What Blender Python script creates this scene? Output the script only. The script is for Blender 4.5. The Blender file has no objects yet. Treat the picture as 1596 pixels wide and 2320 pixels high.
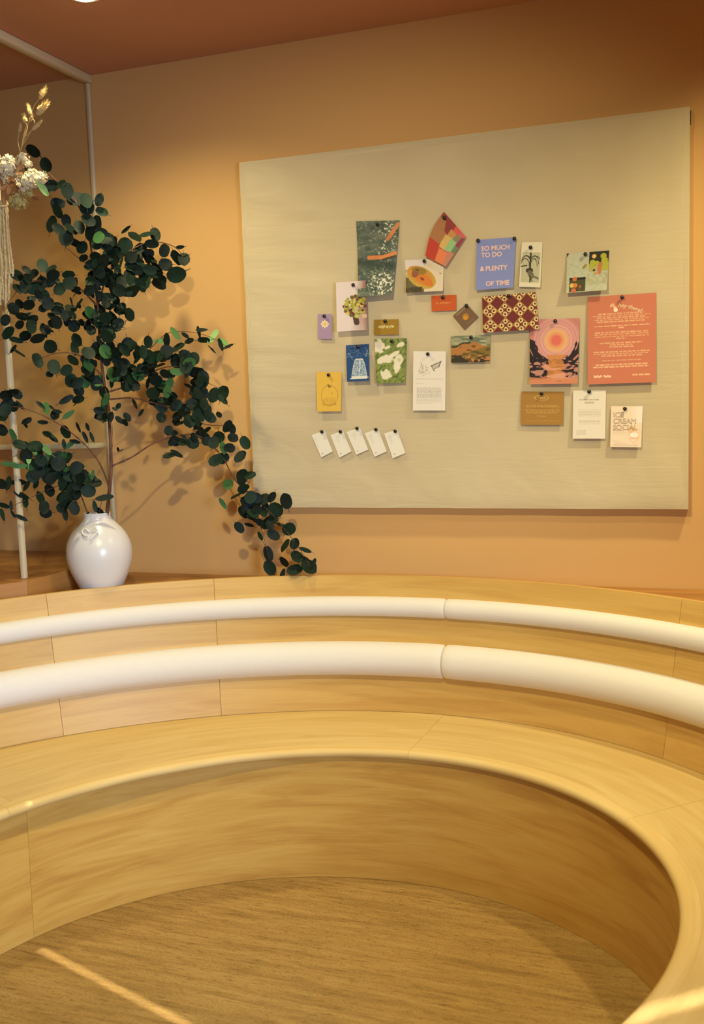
import bpy, bmesh, math, random
import numpy as np
from mathutils import Vector, Matrix

random.seed(7)
rng = np.random.default_rng(7)
SC = bpy.context.scene
COL = SC.collection

# ------------------------------------------------------------------ camera
CAM = np.array([1.5645, -3.2784, 1.5])
YAW, PITCH, ROLL = -0.34685, 0.1112745, -0.0337217
FPX, CX, CY = 2255.6, 798.0, 1160.0


def cam_axes():
    cy, sy = math.cos(YAW), math.sin(YAW)
    cp, sp = math.cos(PITCH), math.sin(PITCH)
    f = np.array([sy * cp, cy * cp, -sp])
    r = np.array([cy, -sy, 0.0])
    u = np.cross(r, f)
    c, s = math.cos(ROLL), math.sin(ROLL)
    return c * r + s * u, -s * r + c * u, f


RIGHT, UP, FWD = cam_axes()
cam_data = bpy.data.cameras.new('camera')
cam_data.sensor_fit = 'VERTICAL'
cam_data.sensor_height = 36.0
cam_data.lens = 35.0
cam_data.clip_start = 0.02
cam_data.dof.use_dof = True
cam_data.dof.focus_distance = 3.35
cam_data.dof.aperture_fstop = 2.8
cam = bpy.data.objects.new('camera', cam_data)
COL.objects.link(cam)
cam.matrix_world = Matrix(((RIGHT[0], UP[0], -FWD[0], CAM[0]),
                           (RIGHT[1], UP[1], -FWD[1], CAM[1]),
                           (RIGHT[2], UP[2], -FWD[2], CAM[2]),
                           (0, 0, 0, 1)))
SC.camera = cam


def ray(px, py):
    return RIGHT * (px - CX) / FPX - UP * (py - CY) / FPX + FWD


def at_y(px, py, y):
    v = ray(px, py)
    return CAM + v * ((y - CAM[1]) / v[1])


def at_z(px, py, z):
    v = ray(px, py)
    return CAM + v * ((z - CAM[2]) / v[2])


# ------------------------------------------------------------------ world, lights, exposure
SC.view_settings.view_transform = 'Standard'
SC.view_settings.look = 'None'
SC.view_settings.gamma = 1.0
SC.view_settings.use_curve_mapping = False
SC.view_settings.exposure = 0.66
world = bpy.data.worlds.new('world')
SC.world = world
world.use_nodes = True
world.node_tree.nodes['Background'].inputs[0].default_value = (1.0, 0.78, 0.62, 1)
world.node_tree.nodes['Background'].inputs[1].default_value = 0.13

CEIL = 2.735
WALL_Y = 0.045


def spot(name, loc, power, color, angle=115, blend=0.75, radius=0.045, target=None):
    d = bpy.data.lights.new(name, 'SPOT')
    d.energy, d.color = power, color
    d.spot_size, d.spot_blend, d.shadow_soft_size = math.radians(angle), blend, radius
    o = bpy.data.objects.new(name, d)
    o.location = loc
    if target is not None:
        o.rotation_euler = (Vector(target) - Vector(loc)).to_track_quat('-Z', 'Y').to_euler()
    COL.objects.link(o)
    return o


WARM = (1.0, 0.89, 0.51)
spot('ceiling_spot', (-0.204, -0.589, CEIL - 0.02), 39, WARM, angle=142, blend=0.9)
spot('ceiling_spot', (1.95, -0.62, CEIL - 0.02), 54, WARM, angle=146, blend=0.9)  # assumed spot out of view, inferred from card shadows falling left
spot('ceiling_spot', (1.3, -1.3, CEIL - 0.02), 40, WARM, angle=105, blend=0.8)  # unseen spot added over the booth to brighten seat and backrest
spot('ceiling_spot', (0.9, -2.3, CEIL - 0.02), 92, WARM, angle=84, blend=0.8, target=(0.5, 0.0, 0.85))  # unseen spot added and aimed to brighten the lower wall
# assumed daylight: unseen area lamp added right of the camera, no window built
dl = bpy.data.lights.new('assumed_daylight', 'AREA')
dl.shape, dl.size, dl.size_y = 'RECTANGLE', 1.4, 1.0
dl.energy, dl.color = 29, (0.52, 0.70, 1.0)
dl.spread = math.radians(78)
dlo = bpy.data.objects.new('assumed_daylight', dl)
dlo.location = (3.1, -3.4, 1.35)
dlo.rotation_euler = (Vector((-0.75, -0.8, 0.55)) - Vector(dlo.location)).to_track_quat('-Z', 'Y').to_euler()
COL.objects.link(dlo)
# added narrow area lamps overhead that draw the light streaks on floor and seat
sl = bpy.data.lights.new('streak_lamp', 'AREA')
sl.shape, sl.size, sl.size_y = 'RECTANGLE', 0.78, 0.008
sl.energy, sl.color, sl.spread = 0.05, (1.0, 0.95, 0.82), math.radians(1.6)
slo = bpy.data.objects.new('streak_lamp', sl)
slo.location = (0.17, -1.222, 1.35)
slo.rotation_euler = (0, 0, math.atan2(-0.19, 0.59))
COL.objects.link(slo)
s2 = bpy.data.lights.new('streak_lamp', 'AREA')  # second added lamp, for the streak on the seat
s2.shape, s2.size, s2.size_y = 'RECTANGLE', 0.36, 0.02
s2.energy, s2.color, s2.spread = 0.03, (1.0, 0.95, 0.82), math.radians(3.0)
s2o = bpy.data.objects.new('streak_lamp', s2)
s2o.location = (1.54, -1.535, 1.35)
s2o.rotation_euler = (0, 0, math.radians(40))
COL.objects.link(s2o)

# ------------------------------------------------------------------ helpers


def lin(c):
    c = np.asarray(c, dtype=float)
    if c.max() > 1.0:
        c = c / 255.0
    return np.where(c <= 0.04045, c / 12.92, ((c + 0.055) / 1.055) ** 2.4)


def rgba(c):
    return tuple(lin(c)) + (1.0,)


def new_mat(name, color=None, rough=0.6, spec=0.3):
    m = bpy.data.materials.new(name)
    m.use_nodes = True
    b = m.node_tree.nodes['Principled BSDF']
    if color is not None:
        b.inputs['Base Color'].default_value = rgba(color)
    b.inputs['Roughness'].default_value = rough
    b.inputs['Specular IOR Level'].default_value = spec
    return m, m.node_tree, b


def nd(t, kind, **kw):
    n = t.nodes.new(kind)
    for k, v in kw.items():
        setattr(n, k, v)
    return n


def ramp(t, stops):
    r = nd(t, 'ShaderNodeValToRGB')
    while len(r.color_ramp.elements) < len(stops):
        r.color_ramp.elements.new(0.5)
    for e, (p, c) in zip(r.color_ramp.elements, stops):
        e.position, e.color = p, rgba(c)
    return r


def noise_chain(t, scale_vec, scale, detail=4, coord='UV', dist=0.0, randomize=True, rough=0.55):
    tc = nd(t, 'ShaderNodeTexCoord')
    mp = nd(t, 'ShaderNodeMapping')
    mp.inputs['Scale'].default_value = scale_vec
    t.links.new(tc.outputs[coord], mp.inputs['Vector'])
    if randomize:
        oi = nd(t, 'ShaderNodeObjectInfo')
        mu = nd(t, 'ShaderNodeMath', operation='MULTIPLY')
        mu.inputs[1].default_value = 37.0
        t.links.new(oi.outputs['Random'], mu.inputs[0])
        cb = nd(t, 'ShaderNodeCombineXYZ')
        t.links.new(mu.outputs[0], cb.inputs[0])
        t.links.new(mu.outputs[0], cb.inputs[2])
        t.links.new(cb.outputs[0], mp.inputs['Location'])
    n = nd(t, 'ShaderNodeTexNoise')
    n.inputs['Scale'].default_value = scale
    n.inputs['Detail'].default_value = detail
    n.inputs['Roughness'].default_value = rough
    n.inputs['Distortion'].default_value = dist
    t.links.new(mp.outputs[0], n.inputs['Vector'])
    return n


def bump(t, b, src, strength, dist=0.01):
    n = nd(t, 'ShaderNodeBump')
    n.inputs['Strength'].default_value = strength
    n.inputs['Distance'].default_value = dist
    t.links.new(src, n.inputs['Height'])
    t.links.new(n.outputs[0], b.inputs['Normal'])


def wood(name, dark, mid, light, rough=0.42, streak=9.0, fine=0.25):
    m, t, b = new_mat(name, mid, rough, 0.35)
    n1 = noise_chain(t, (0.9, streak, 1), 2.2, 5, dist=0.9)
    n2 = noise_chain(t, (2.5, 150, 1), 2.0, 3)
    r = ramp(t, [(0.25, dark), (0.5, mid), (0.75, light)])
    mx = nd(t, 'ShaderNodeMix', data_type='FLOAT')
    mx.inputs[0].default_value = fine
    t.links.new(n1.outputs[0], mx.inputs[2])
    t.links.new(n2.outputs[0], mx.inputs[3])
    t.links.new(mx.outputs[0], r.inputs[0])
    t.links.new(r.outputs[0], b.inputs['Base Color'])
    bump(t, b, n2.outputs[0], 0.06, 0.002)
    return m


M = {}
M['maple'] = wood('maple_veneer_shaded', (174, 122, 54), (200, 156, 76), (214, 174, 96))  # same maple as the seat; warm bounce on the front painted into its tone
M['maple_lit'] = wood('maple_veneer_lit', (186, 138, 68), (205, 163, 88), (218, 180, 104))  # same maple again, lightened in colour for the brighter lit backrest
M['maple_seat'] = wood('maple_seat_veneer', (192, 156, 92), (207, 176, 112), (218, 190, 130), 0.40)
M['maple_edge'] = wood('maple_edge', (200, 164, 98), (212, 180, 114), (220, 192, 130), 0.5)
M['brown_wood'] = wood('brown_wood', (140, 92, 44), (172, 120, 62), (190, 140, 80), 0.38)
M['floor'] = None
m, t, b = new_mat('floor_vinyl', (150, 112, 66), 0.5, 0.35)
n1 = noise_chain(t, (1.2, 14, 1), 3.0, 6, 'Object', 0.6, False)
n2 = noise_chain(t, (14, 90, 1), 1.6, 4, 'Object', 0.3, False, 0.7)
n3 = noise_chain(t, (130, 230, 1), 1.0, 2, 'Object', 0, False, 0.7)
r1 = ramp(t, [(0.3, (142, 110, 58)), (0.52, (164, 130, 72)), (0.72, (176, 144, 84))])
r2 = ramp(t, [(0.30, (96, 74, 50)), (0.47, (255, 255, 255)), (0.9, (255, 255, 255))])
r3 = ramp(t, [(0.32, (120, 96, 66)), (0.46, (255, 255, 255)), (0.9, (255, 255, 255))])
mx = nd(t, 'ShaderNodeMix', data_type='RGBA', blend_type='MULTIPLY')
mx.inputs[0].default_value = 0.55
mx2 = nd(t, 'ShaderNodeMix', data_type='RGBA', blend_type='MULTIPLY')
mx2.inputs[0].default_value = 0.5
for n, r in ((n1, r1), (n2, r2), (n3, r3)):
    t.links.new(n.outputs[0], r.inputs[0])
t.links.new(r1.outputs[0], mx.inputs[6])
t.links.new(r2.outputs[0], mx.inputs[7])
t.links.new(mx.outputs[2], mx2.inputs[6])
t.links.new(r3.outputs[0], mx2.inputs[7])
t.links.new(mx2.outputs[2], b.inputs['Base Color'])
bump(t, b, n2.outputs[0], 0.15, 0.002)
M['floor'] = m

m, t, b = new_mat('painted_plaster', (213, 167, 106), 0.85, 0.15)
n1 = noise_chain(t, (1, 1, 1), 140, 3, 'Object', 0, False)
bump(t, b, n1.outputs[0], 0.08, 0.002)
M['wall'] = m
M['ceiling'], _, _ = new_mat('painted_ceiling_shaded', (192, 140, 108), 0.9, 0.1)  # same paint as the wall, reddened so the colour holds the ceiling's shade

m, t, b = new_mat('white_boucle', (226, 218, 206), 0.95, 0.1)
n1 = noise_chain(t, (1, 1, 1), 420, 3, 'Object', 0, False)
bump(t, b, n1.outputs[0], 0.35, 0.003)
b.inputs['Sheen Weight'].default_value = 0.15
M['boucle'] = m

m, t, b = new_mat('beige_linen', (214, 204, 178), 0.95, 0.08)
n1 = noise_chain(t, (3, 900, 3), 1, 2, 'Object', 0, False)
n2 = noise_chain(t, (900, 3, 900), 1, 2, 'Object', 0, False)
n3 = noise_chain(t, (2.2, 1, 16), 2.0, 3, 'Object', 1.2, False)
ad = nd(t, 'ShaderNodeMath', operation='ADD')
t.links.new(n1.outputs[0], ad.inputs[0])
t.links.new(n2.outputs[0], ad.inputs[1])
r1 = ramp(t, [(0.3, (194, 176, 140)), (0.7, (214, 197, 161))])
hf = nd(t, 'ShaderNodeMath', operation='MULTIPLY')
hf.inputs[1].default_value = 0.5
t.links.new(ad.outputs[0], hf.inputs[0])
t.links.new(hf.outputs[0], r1.inputs[0])
t.links.new(r1.outputs[0], b.inputs['Base Color'])
b1 = nd(t, 'ShaderNodeBump')
b1.inputs['Strength'].default_value = 0.16
b1.inputs['Distance'].default_value = 0.008
t.links.new(n3.outputs[0], b1.inputs['Height'])
b2 = nd(t, 'ShaderNodeBump')
b2.inputs['Strength'].default_value = 0.2
b2.inputs['Distance'].default_value = 0.001
t.links.new(hf.outputs[0], b2.inputs['Height'])
t.links.new(b1.outputs[0], b2.inputs['Normal'])
t.links.new(b2.outputs[0], b.inputs['Normal'])
M['linen'] = m

M['pin'], _, _ = new_mat('black_plastic', (22, 20, 24), 0.35, 0.5)
M['ink_dark'], _, _ = new_mat('dark_fold', (60, 54, 50), 0.9)
M['frame'] = wood('pale_painted_wood', (200, 184, 146), (214, 198, 160), (222, 208, 172), 0.5)
m, t, b = new_mat('vase_glaze', (214, 209, 205), 0.28, 0.5)
n1 = noise_chain(t, (1, 1, 1), 30, 3, 'Object', 0, False)
bump(t, b, n1.outputs[0], 0.03, 0.004)
M['vase'] = m
m, t, b = new_mat('twig_bark', (96, 62, 48), 0.8, 0.2)
n1 = noise_chain(t, (1, 1, 0.2), 120, 3, 'Object', 0, False)
r1 = ramp(t, [(0.3, (70, 42, 36)), (0.7, (122, 84, 62))])
t.links.new(n1.outputs[0], r1.inputs[0])
t.links.new(r1.outputs[0], b.inputs['Base Color'])
M['bark'] = m


def leaf_mat(name, a, c, rough=0.5):
    m, t, b = new_mat(name, a, rough, 0.2)
    oi = nd(t, 'ShaderNodeObjectInfo')
    r = ramp(t, [(0.0, a), (1.0, c)])
    t.links.new(oi.outputs['Random'], r.inputs[0])
    t.links.new(r.outputs[0], b.inputs['Base Color'])
    return m


M['leaf'] = leaf_mat('dark_leaf', (8, 22, 16), (24, 46, 29), 0.6)
M['leaf_mid'] = leaf_mat('mid_leaf', (34, 72, 42), (62, 102, 52), 0.6)
M['leaf_light'] = leaf_mat('light_leaf', (126, 168, 92), (146, 180, 108))
M['cream_flower'] = leaf_mat('cream_petal', (226, 214, 186), (214, 200, 166), 0.9)
M['olive_flower'] = leaf_mat('olive_petal', (188, 176, 118), (176, 160, 104), 0.9)
M['grass_head'] = leaf_mat('straw_head', (204, 178, 126), (188, 160, 104), 0.9)
M['dry_leaf'] = leaf_mat('dry_leaf', (196, 142, 92), (120, 66, 44), 0.8)
m, t, b = new_mat('raffia', (222, 196, 142), 0.85, 0.15)
n1 = noise_chain(t, (60, 60, 6), 4, 3, 'Object', 0, True)
r1 = ramp(t, [(0.3, (192, 160, 100)), (0.7, (236, 216, 170))])
t.links.new(n1.outputs[0], r1.inputs[0])
t.links.new(r1.outputs[0], b.inputs['Base Color'])
M['raffia'] = m

m = bpy.data.materials.new('clear_glass')
m.use_nodes = True
t = m.node_tree
t.nodes.clear()
out = nd(t, 'ShaderNodeOutputMaterial')
tr = nd(t, 'ShaderNodeBsdfTransparent')
tr.inputs[0].default_value = (0.96, 0.97, 0.95, 1)
gl = nd(t, 'ShaderNodeBsdfGlossy')
gl.inputs['Roughness'].default_value = 0.02
ms = nd(t, 'ShaderNodeMixShader')
ms.inputs[0].default_value = 0.05
t.links.new(tr.outputs[0], ms.inputs[1])
t.links.new(gl.outputs[0], ms.inputs[2])
t.links.new(ms.outputs[0], out.inputs[0])
M['glass'] = m

m, t, b = new_mat('lamp_lens', (255, 240, 210), 0.4)
b.inputs['Emission Color'].default_value = (1.0, 0.80, 0.5, 1)
b.inputs['Emission Strength'].default_value = 14
M['lamp'] = m

m, t, b = new_mat('printed_paper', (255, 255, 255), 0.7, 0.25)
vc = nd(t, 'ShaderNodeVertexColor', layer_name='print')
t.links.new(vc.outputs[0], b.inputs['Base Color'])
M['print'] = m


def link(name, me, mat=None, parent=None, smooth=False, angle=35):
    if mat is not None:
        me.materials.append(mat)
    if smooth:
        me.shade_smooth()
        me.set_sharp_from_angle(angle=math.radians(angle))
    o = bpy.data.objects.new(name, me)
    COL.objects.link(o)
    if parent is not None:
        o.parent = parent
    return o


def mesh(verts, faces, uvs=None):
    me = bpy.data.meshes.new('mesh')
    me.from_pydata([tuple(map(float, v)) for v in verts], [], [tuple(map(int, f)) for f in faces])
    if uvs is not None:
        lay = me.uv_layers.new(name='UVMap')
        vi = np.empty(len(me.loops), dtype=np.int32)
        me.loops.foreach_get('vertex_index', vi)
        lay.data.foreach_set('uv', np.asarray(uvs, dtype=np.float32)[vi].ravel())
    me.update()
    return me


def tag(o, label=None, cat=None, group=None, kind=None):
    if label:
        o['label'] = label
    if cat:
        o['category'] = cat
    if group:
        o['group'] = group
    if kind:
        o['kind'] = kind
    return o


def empty(name, loc=(0, 0, 0)):
    o = bpy.data.objects.new(name, None)
    o.empty_display_size = 0.05
    o.location = loc
    COL.objects.link(o)
    return o


def box(name, lo, hi, mat, parent=None, bev=0.0, axis=0):
    """axis-aligned box with planar UVs running along `axis` (grain direction)"""
    bm = bmesh.new()
    bmesh.ops.create_cube(bm, size=1.0)
    lo, hi = Vector(lo), Vector(hi)
    for v in bm.verts:
        v.co = Vector((lo[i] + (v.co[i] + 0.5) * (hi[i] - lo[i]) for i in range(3)))
    if bev > 0:
        bmesh.ops.bevel(bm, geom=bm.edges[:], offset=bev, segments=2, affect='EDGES', profile=0.5)
    uv = bm.loops.layers.uv.new('UVMap')
    oth = [i for i in range(3) if i != axis]
    for f in bm.faces:
        n = f.normal
        k = max(oth, key=lambda i: -abs(n[i]))
        for l in f.loops:
            l[uv].uv = (l.vert.co[axis], l.vert.co[k])
    me = bpy.data.meshes.new('mesh')
    bm.to_mesh(me)
    bm.free()
    o = link(name, me, mat, None, bev > 0)
    if parent is not None:
        o.parent = parent
        o.matrix_parent_inverse = Matrix.Translation(-Vector(parent.location))
    return o


def parent_keep(o, p):
    o.parent = p
    o.matrix_parent_inverse = Matrix.Translation(-Vector(p.location))


def tube_mesh(pts, radii, sides=8):
    pts = [np.asarray(p, float) for p in pts]
    verts, faces = [], []
    up = np.array([0.3, 0.2, 0.9])
    for i, p in enumerate(pts):
        d = pts[min(i + 1, len(pts) - 1)] - pts[max(i - 1, 0)]
        d /= np.linalg.norm(d) + 1e-9
        a = np.cross(d, up)
        a /= np.linalg.norm(a) + 1e-9
        c = np.cross(d, a)
        for k in range(sides):
            w = 2 * math.pi * k / sides
            verts.append(p + radii[i] * (math.cos(w) * a + math.sin(w) * c))
    for i in range(len(pts) - 1):
        for k in range(sides):
            k2 = (k + 1) % sides
            faces.append((i * sides + k, i * sides + k2, (i + 1) * sides + k2, (i + 1) * sides + k))
    faces.append(tuple(range(sides))[::-1])
    faces.append(tuple((len(pts) - 1) * sides + k for k in range(sides)))
    return verts, faces


def smooth_path(pts, n=6):
    """Catmull-Rom"""
    P = [np.asarray(p, float) for p in pts]
    P = [2 * P[0] - P[1]] + P + [2 * P[-1] - P[-2]]
    out = []
    for i in range(1, len(P) - 2):
        for k in range(n):
            s = k / n
            out.append(0.5 * (2 * P[i] + (P[i + 1] - P[i - 1]) * s + (2 * P[i - 1] - 5 * P[i] + 4 * P[i + 1] - P[i + 2]) * s * s
                              + (3 * P[i] - P[i - 1] - 3 * P[i + 1] + P[i + 2]) * s ** 3))
    out.append(P[-2])
    return out


def lathe(profile, sides=40):
    verts, faces = [], []
    for r, z in profile:
        for k in range(sides):
            a = 2 * math.pi * k / sides
            verts.append((r * math.cos(a), r * math.sin(a), z))
    for i in range(len(profile) - 1):
        for k in range(sides):
            k2 = (k + 1) % sides
            faces.append((i * sides + k, i * sides + k2, (i + 1) * sides + k2, (i + 1) * sides + k))
    faces.append(tuple(range(sides))[::-1])
    faces.append(tuple((len(profile) - 1) * sides + k for k in range(sides)))
    return verts, faces


# ------------------------------------------------------------------ room shell
LEDGE_Z = 0.863
tag(box('floor', (-3.2, -6.0, -0.05), (3.2, WALL_Y, 0), M['floor']), kind='structure')
tag(box('wall_back', (-3.2, WALL_Y, -0.05), (3.2, WALL_Y + 0.1, CEIL + 0.1), M['wall']), kind='structure')
tag(box('ceiling', (-3.2, -6.0, CEIL), (3.2, WALL_Y, CEIL + 0.1), M['ceiling']), kind='structure')
tag(box('wall_right', (3.2, -6.0, -0.05), (3.3, WALL_Y + 0.1, CEIL + 0.1), M['wall']), kind='structure')
tag(box('wall_left', (-3.3, -3.0, -0.05), (-3.2, WALL_Y + 0.1, CEIL + 0.1), M['wall']), kind='structure')

# glazed partition standing out from the back wall on the left
PX = -0.62
PLAT_Z = 0.938
win = tag(empty('window_1', (PX, -0.5, PLAT_Z)), kind='structure')
box('frame_rail', (PX - 0.018, -0.552, CEIL - 0.029), (PX + 0.014, WALL_Y - 0.001, CEIL - 0.001), M['frame'], win, 0.003, 1)
box('frame_post', (PX - 0.010, WALL_Y - 0.016, PLAT_Z + 0.001), (PX + 0.005, WALL_Y - 0.001, CEIL - 0.030), M['frame'], win, 0.003, 2)
box('frame_post', (PX - 0.007, -0.534, PLAT_Z + 0.001), (PX + 0.008, -0.514, CEIL - 0.030), M['frame'], win, 0.003, 2)
box('pane', (PX - 0.006, -0.513, PLAT_Z + 0.001), (PX, WALL_Y - 0.017, CEIL - 0.030), M['glass'], win)

shelf = box('wall_shelf', (-2.1, WALL_Y - 0.075, 1.352), (PX - 0.024, WALL_Y - 0.001, 1.372), M['frame'], None, 0.003, 0)
tag(shelf, 'slim pale wall shelf behind the glass partition', 'shelf')

# recessed downlight at the top edge of the frame
lamp = tag(empty('downlight', (-0.204, -0.589, CEIL)), 'small round recessed ceiling downlight, lit warm, above the plant', 'lamp')
v, f = lathe([(0.040, -0.001), (0.042, -0.006), (0.052, -0.006), (0.056, -0.0005)], 32)
link('trim_ring', mesh(v, f[:-2]), M['frame'], lamp, True)
v, f = lathe([(0.040, -0.002), (0.036, -0.010), (0.024, -0.015), (0.001, -0.017)], 32)
link('lens', mesh(v, f), M['lamp'], lamp)

# ------------------------------------------------------------------ curved bench
CT = (0.66, -1.48)
SEAT_Z, TOP_Z = 0.43, 0.892


def fourier(co, lo, hi):
    lo, hi = math.radians(lo), math.radians(hi)

    def g(th):
        q = min(max(th, lo), hi)
        return co[0] + co[1] * math.cos(q) + co[2] * math.sin(q) + co[3] * math.cos(2 * q) + co[4] * math.sin(2 * q)
    return g


R_SEAT = fourier([0.902, -0.0635, 0.09, -0.0172, 0.0681], -14, 165)
_fl = fourier([0.897, -0.0279, 0.1761, 0.0443, 0.0285], 40, 163)
R_BACK = fourier([1.4173, -0.1472, -0.0524, -0.0208, 0.0915], 45, 153)
R_TOP = fourier([1.5432, 0.0608, -0.0625, 0.0283, -0.0474], 45, 153)


def R_FLOOR(th):
    d = math.degrees(th)
    if d >= 48:
        return _fl(th)
    w = max(0.0, min(1.0, (d - 28) / 20))
    return w * _fl(th) + (1 - w) * (R_SEAT(th) + 0.03)


def pol(r, th, z):
    return (CT[0] + r * math.cos(th), CT[1] + r * math.sin(th), z)


def sweep(name, d0, d1, prof, mat, parent, step=1.5, gap=0.0004, angle=40, uvs=1.3):
    """solid swept along the booth curve; prof(th, s, S) -> closed polygon [(r, z)]"""
    a0, a1 = math.radians(d0) + gap, math.radians(d1) - gap
    n = max(4, int(abs(d1 - d0) / step))
    ths = [a0 + (a1 - a0) * i / n for i in range(n + 1)]
    if callable(getattr(prof, 'ends', None)):
        ths = prof.ends(ths)
    verts, uv, faces = [], [], []
    k = None
    for th in ths:
        p = prof(th)
        k = len(p)
        acc = 0.0
        for i, (r, z) in enumerate(p):
            verts.append(pol(r, th, z))
            if i:
                acc += math.hypot(r - p[i - 1][0], z - p[i - 1][1])
            uv.append((th * uvs, acc))
    for i in range(len(ths) - 1):
        for j in range(k):
            j2 = (j + 1) % k
            faces.append((i * k + j, (i + 1) * k + j, (i + 1) * k + j2, i * k + j2))
    faces.append(tuple(range(k)))
    faces.append(tuple((len(ths) - 1) * k + j for j in range(k))[::-1])
    me = mesh(verts, faces, uv)
    bm = bmesh.new()
    bm.from_mesh(me)
    bmesh.ops.recalc_face_normals(bm, faces=bm.faces)
    bm.to_mesh(me)
    bm.free()
    return link(name, me, mat, parent, True, angle)


bench = tag(empty('curved_bench'), 'curved maple booth bench with two white padded rolls along its backrest', 'bench')
T0, T1 = -24, 204


def p_front(th):
    r = R_FLOOR(th)
    rs = max(R_SEAT(th) + 0.02, r - 0.012)
    return [(r, 0.001), (rs, SEAT_Z - 0.031), (rs + 0.02, SEAT_Z - 0.031), (r + 0.02, 0.001)]


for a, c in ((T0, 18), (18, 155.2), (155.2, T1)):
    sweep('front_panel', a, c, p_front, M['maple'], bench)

NOSE = 0.045


def p_nose(th):
    r = R_SEAT(th)
    pts = []
    h = 0.030
    for i in range(11):
        w = math.pi * (0.5 - i / 10)
        ww = math.pi / 2 + math.pi * i / 10
        pts.append((r + 0.016 + 0.016 * math.cos(ww), SEAT_Z - h / 2 + (h / 2) * math.sin(ww)))
    pts += [(r + NOSE, SEAT_Z - h), (r + NOSE, SEAT_Z)]
    return pts


for a, c in ((T0, 44), (44, 87.5), (87.5, 160), (160, T1)):
    sweep('seat_nosing', a, c, p_nose, M['maple_edge'], bench)


def p_seat(th):
    r0, r1 = R_SEAT(th) + NOSE + 0.0004, R_BACK(th) + 0.02
    return [(r0, SEAT_Z), (r0, SEAT_Z - 0.03), (r1, SEAT_Z - 0.03), (r1, SEAT_Z)]


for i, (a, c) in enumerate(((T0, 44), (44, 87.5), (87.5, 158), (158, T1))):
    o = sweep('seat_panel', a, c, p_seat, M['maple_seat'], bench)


def back_pt(th, t):
    rb, rt = R_BACK(th), R_TOP(th)
    return rb + (rt - rb) * t, SEAT_Z + (TOP_Z - SEAT_Z) * t


def p_back(th):
    (a, b0), (c, d) = back_pt(th, 0), back_pt(th, 1)
    return [(a, b0 + 0.001), (c, d), (c + 0.016, d), (a + 0.022, b0 + 0.001)]


for a, c in ((T0, 24), (24, 55.6), (55.6, 119.8), (119.8, 141.6), (141.6, 172), (172, T1)):
    sweep('backrest_panel', a, c, p_back, M['maple_lit'], bench)


class Roll:
    """padded half-round roll on the backrest, its ends rounded off"""

    def __init__(self, t0, t1, bulge, d0, d1):
        self.t0, self.t1, self.b = t0, t1, bulge
        self.a0, self.a1 = math.radians(d0), math.radians(d1)

    def ends(self, ths):
        e = 0.010
        extra = [self.a0 + e * x for x in (0.02, 0.15, 0.35, 0.65)] + [self.a1 - e * x for x in (0.02, 0.15, 0.35, 0.65)]
        return sorted(extra + [q for q in ths if self.a0 + e <= q <= self.a1 - e])

    def __call__(self, th):
        e = 0.010
        d = min(th - self.a0, self.a1 - th, e) / e
        s = 0.80 + 0.20 * math.sqrt(max(0.0, 1 - (1 - d) ** 2))
        ra, za = back_pt(th, self.t0)
        rb, zb = back_pt(th, self.t1)
        mr, mz = (ra + rb) / 2, (za + zb) / 2
        hr, hz = (rb - ra) / 2, (zb - za) / 2
        L = math.hypot(hr, hz)
        nr, nz = -hz / L, hr / L
        pts = []
        for i in range(15):
            w = math.pi * i / 14
            cx, cy = math.cos(w), math.sin(w)
            k = abs(cx) ** 0.9 * (1 if cx > 0 else -1)
            pts.append((mr - hr * k * s + nr * (self.b * cy * s + 0.0005), mz - hz * k * s + nz * (self.b * cy * s + 0.0005)))
        return pts


for t0, t1, bl in ((0.263, 0.512, 0.062), (0.70, 0.846, 0.038)):
    for a, c in ((T0 + 1, 24), (24, 87.4), (87.4, 172), (172, T1 - 1)):
        rl = Roll(t0, t1, bl, a, c)
        sweep('backrest_roll', a, c, rl, M['boucle'], bench, angle=60)['label'] = 'white upholstered roll'
# closing panels on the two arms of the booth
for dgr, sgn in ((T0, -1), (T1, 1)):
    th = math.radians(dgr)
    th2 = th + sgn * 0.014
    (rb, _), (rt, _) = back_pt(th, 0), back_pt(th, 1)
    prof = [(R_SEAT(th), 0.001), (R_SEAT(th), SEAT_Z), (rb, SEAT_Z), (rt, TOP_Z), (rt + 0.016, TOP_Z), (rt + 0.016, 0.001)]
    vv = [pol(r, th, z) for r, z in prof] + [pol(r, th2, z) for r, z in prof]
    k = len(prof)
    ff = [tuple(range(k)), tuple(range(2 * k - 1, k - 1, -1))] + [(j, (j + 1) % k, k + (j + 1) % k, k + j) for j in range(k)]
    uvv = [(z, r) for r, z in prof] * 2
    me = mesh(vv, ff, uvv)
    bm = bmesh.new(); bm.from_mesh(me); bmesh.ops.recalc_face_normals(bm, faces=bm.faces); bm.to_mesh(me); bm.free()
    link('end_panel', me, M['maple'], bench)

# raised platform outside the left arm of the bench, up to the back wall
rim = [(CT[0] + (R_TOP(math.radians(d)) + 0.03) * math.cos(math.radians(d)), CT[1] + (R_TOP(math.radians(d)) + 0.03) * math.sin(math.radians(d))) for d in np.arange(143.5, 182, 1.5)]
foot = [(PX + 0.045, WALL_Y - 0.001), (PX + 0.045, rim[0][1])] + [q for q in rim if q[0] < PX + 0.045] + [(-2.2, rim[-1][1]), (-2.2, WALL_Y - 0.001)]
bm = bmesh.new()
bot = [bm.verts.new((x, y, 0.001)) for x, y in foot]
top_ = [bm.verts.new((x, y, PLAT_Z)) for x, y in foot]
bm.faces.new(bot); bm.faces.new(top_)
for i in range(len(foot)):
    j = (i + 1) % len(foot)
    bm.faces.new((bot[i], bot[j], top_[j], top_[i]))
bmesh.ops.recalc_face_normals(bm, faces=bm.faces)
uvl = bm.loops.layers.uv.new('UVMap')
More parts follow.
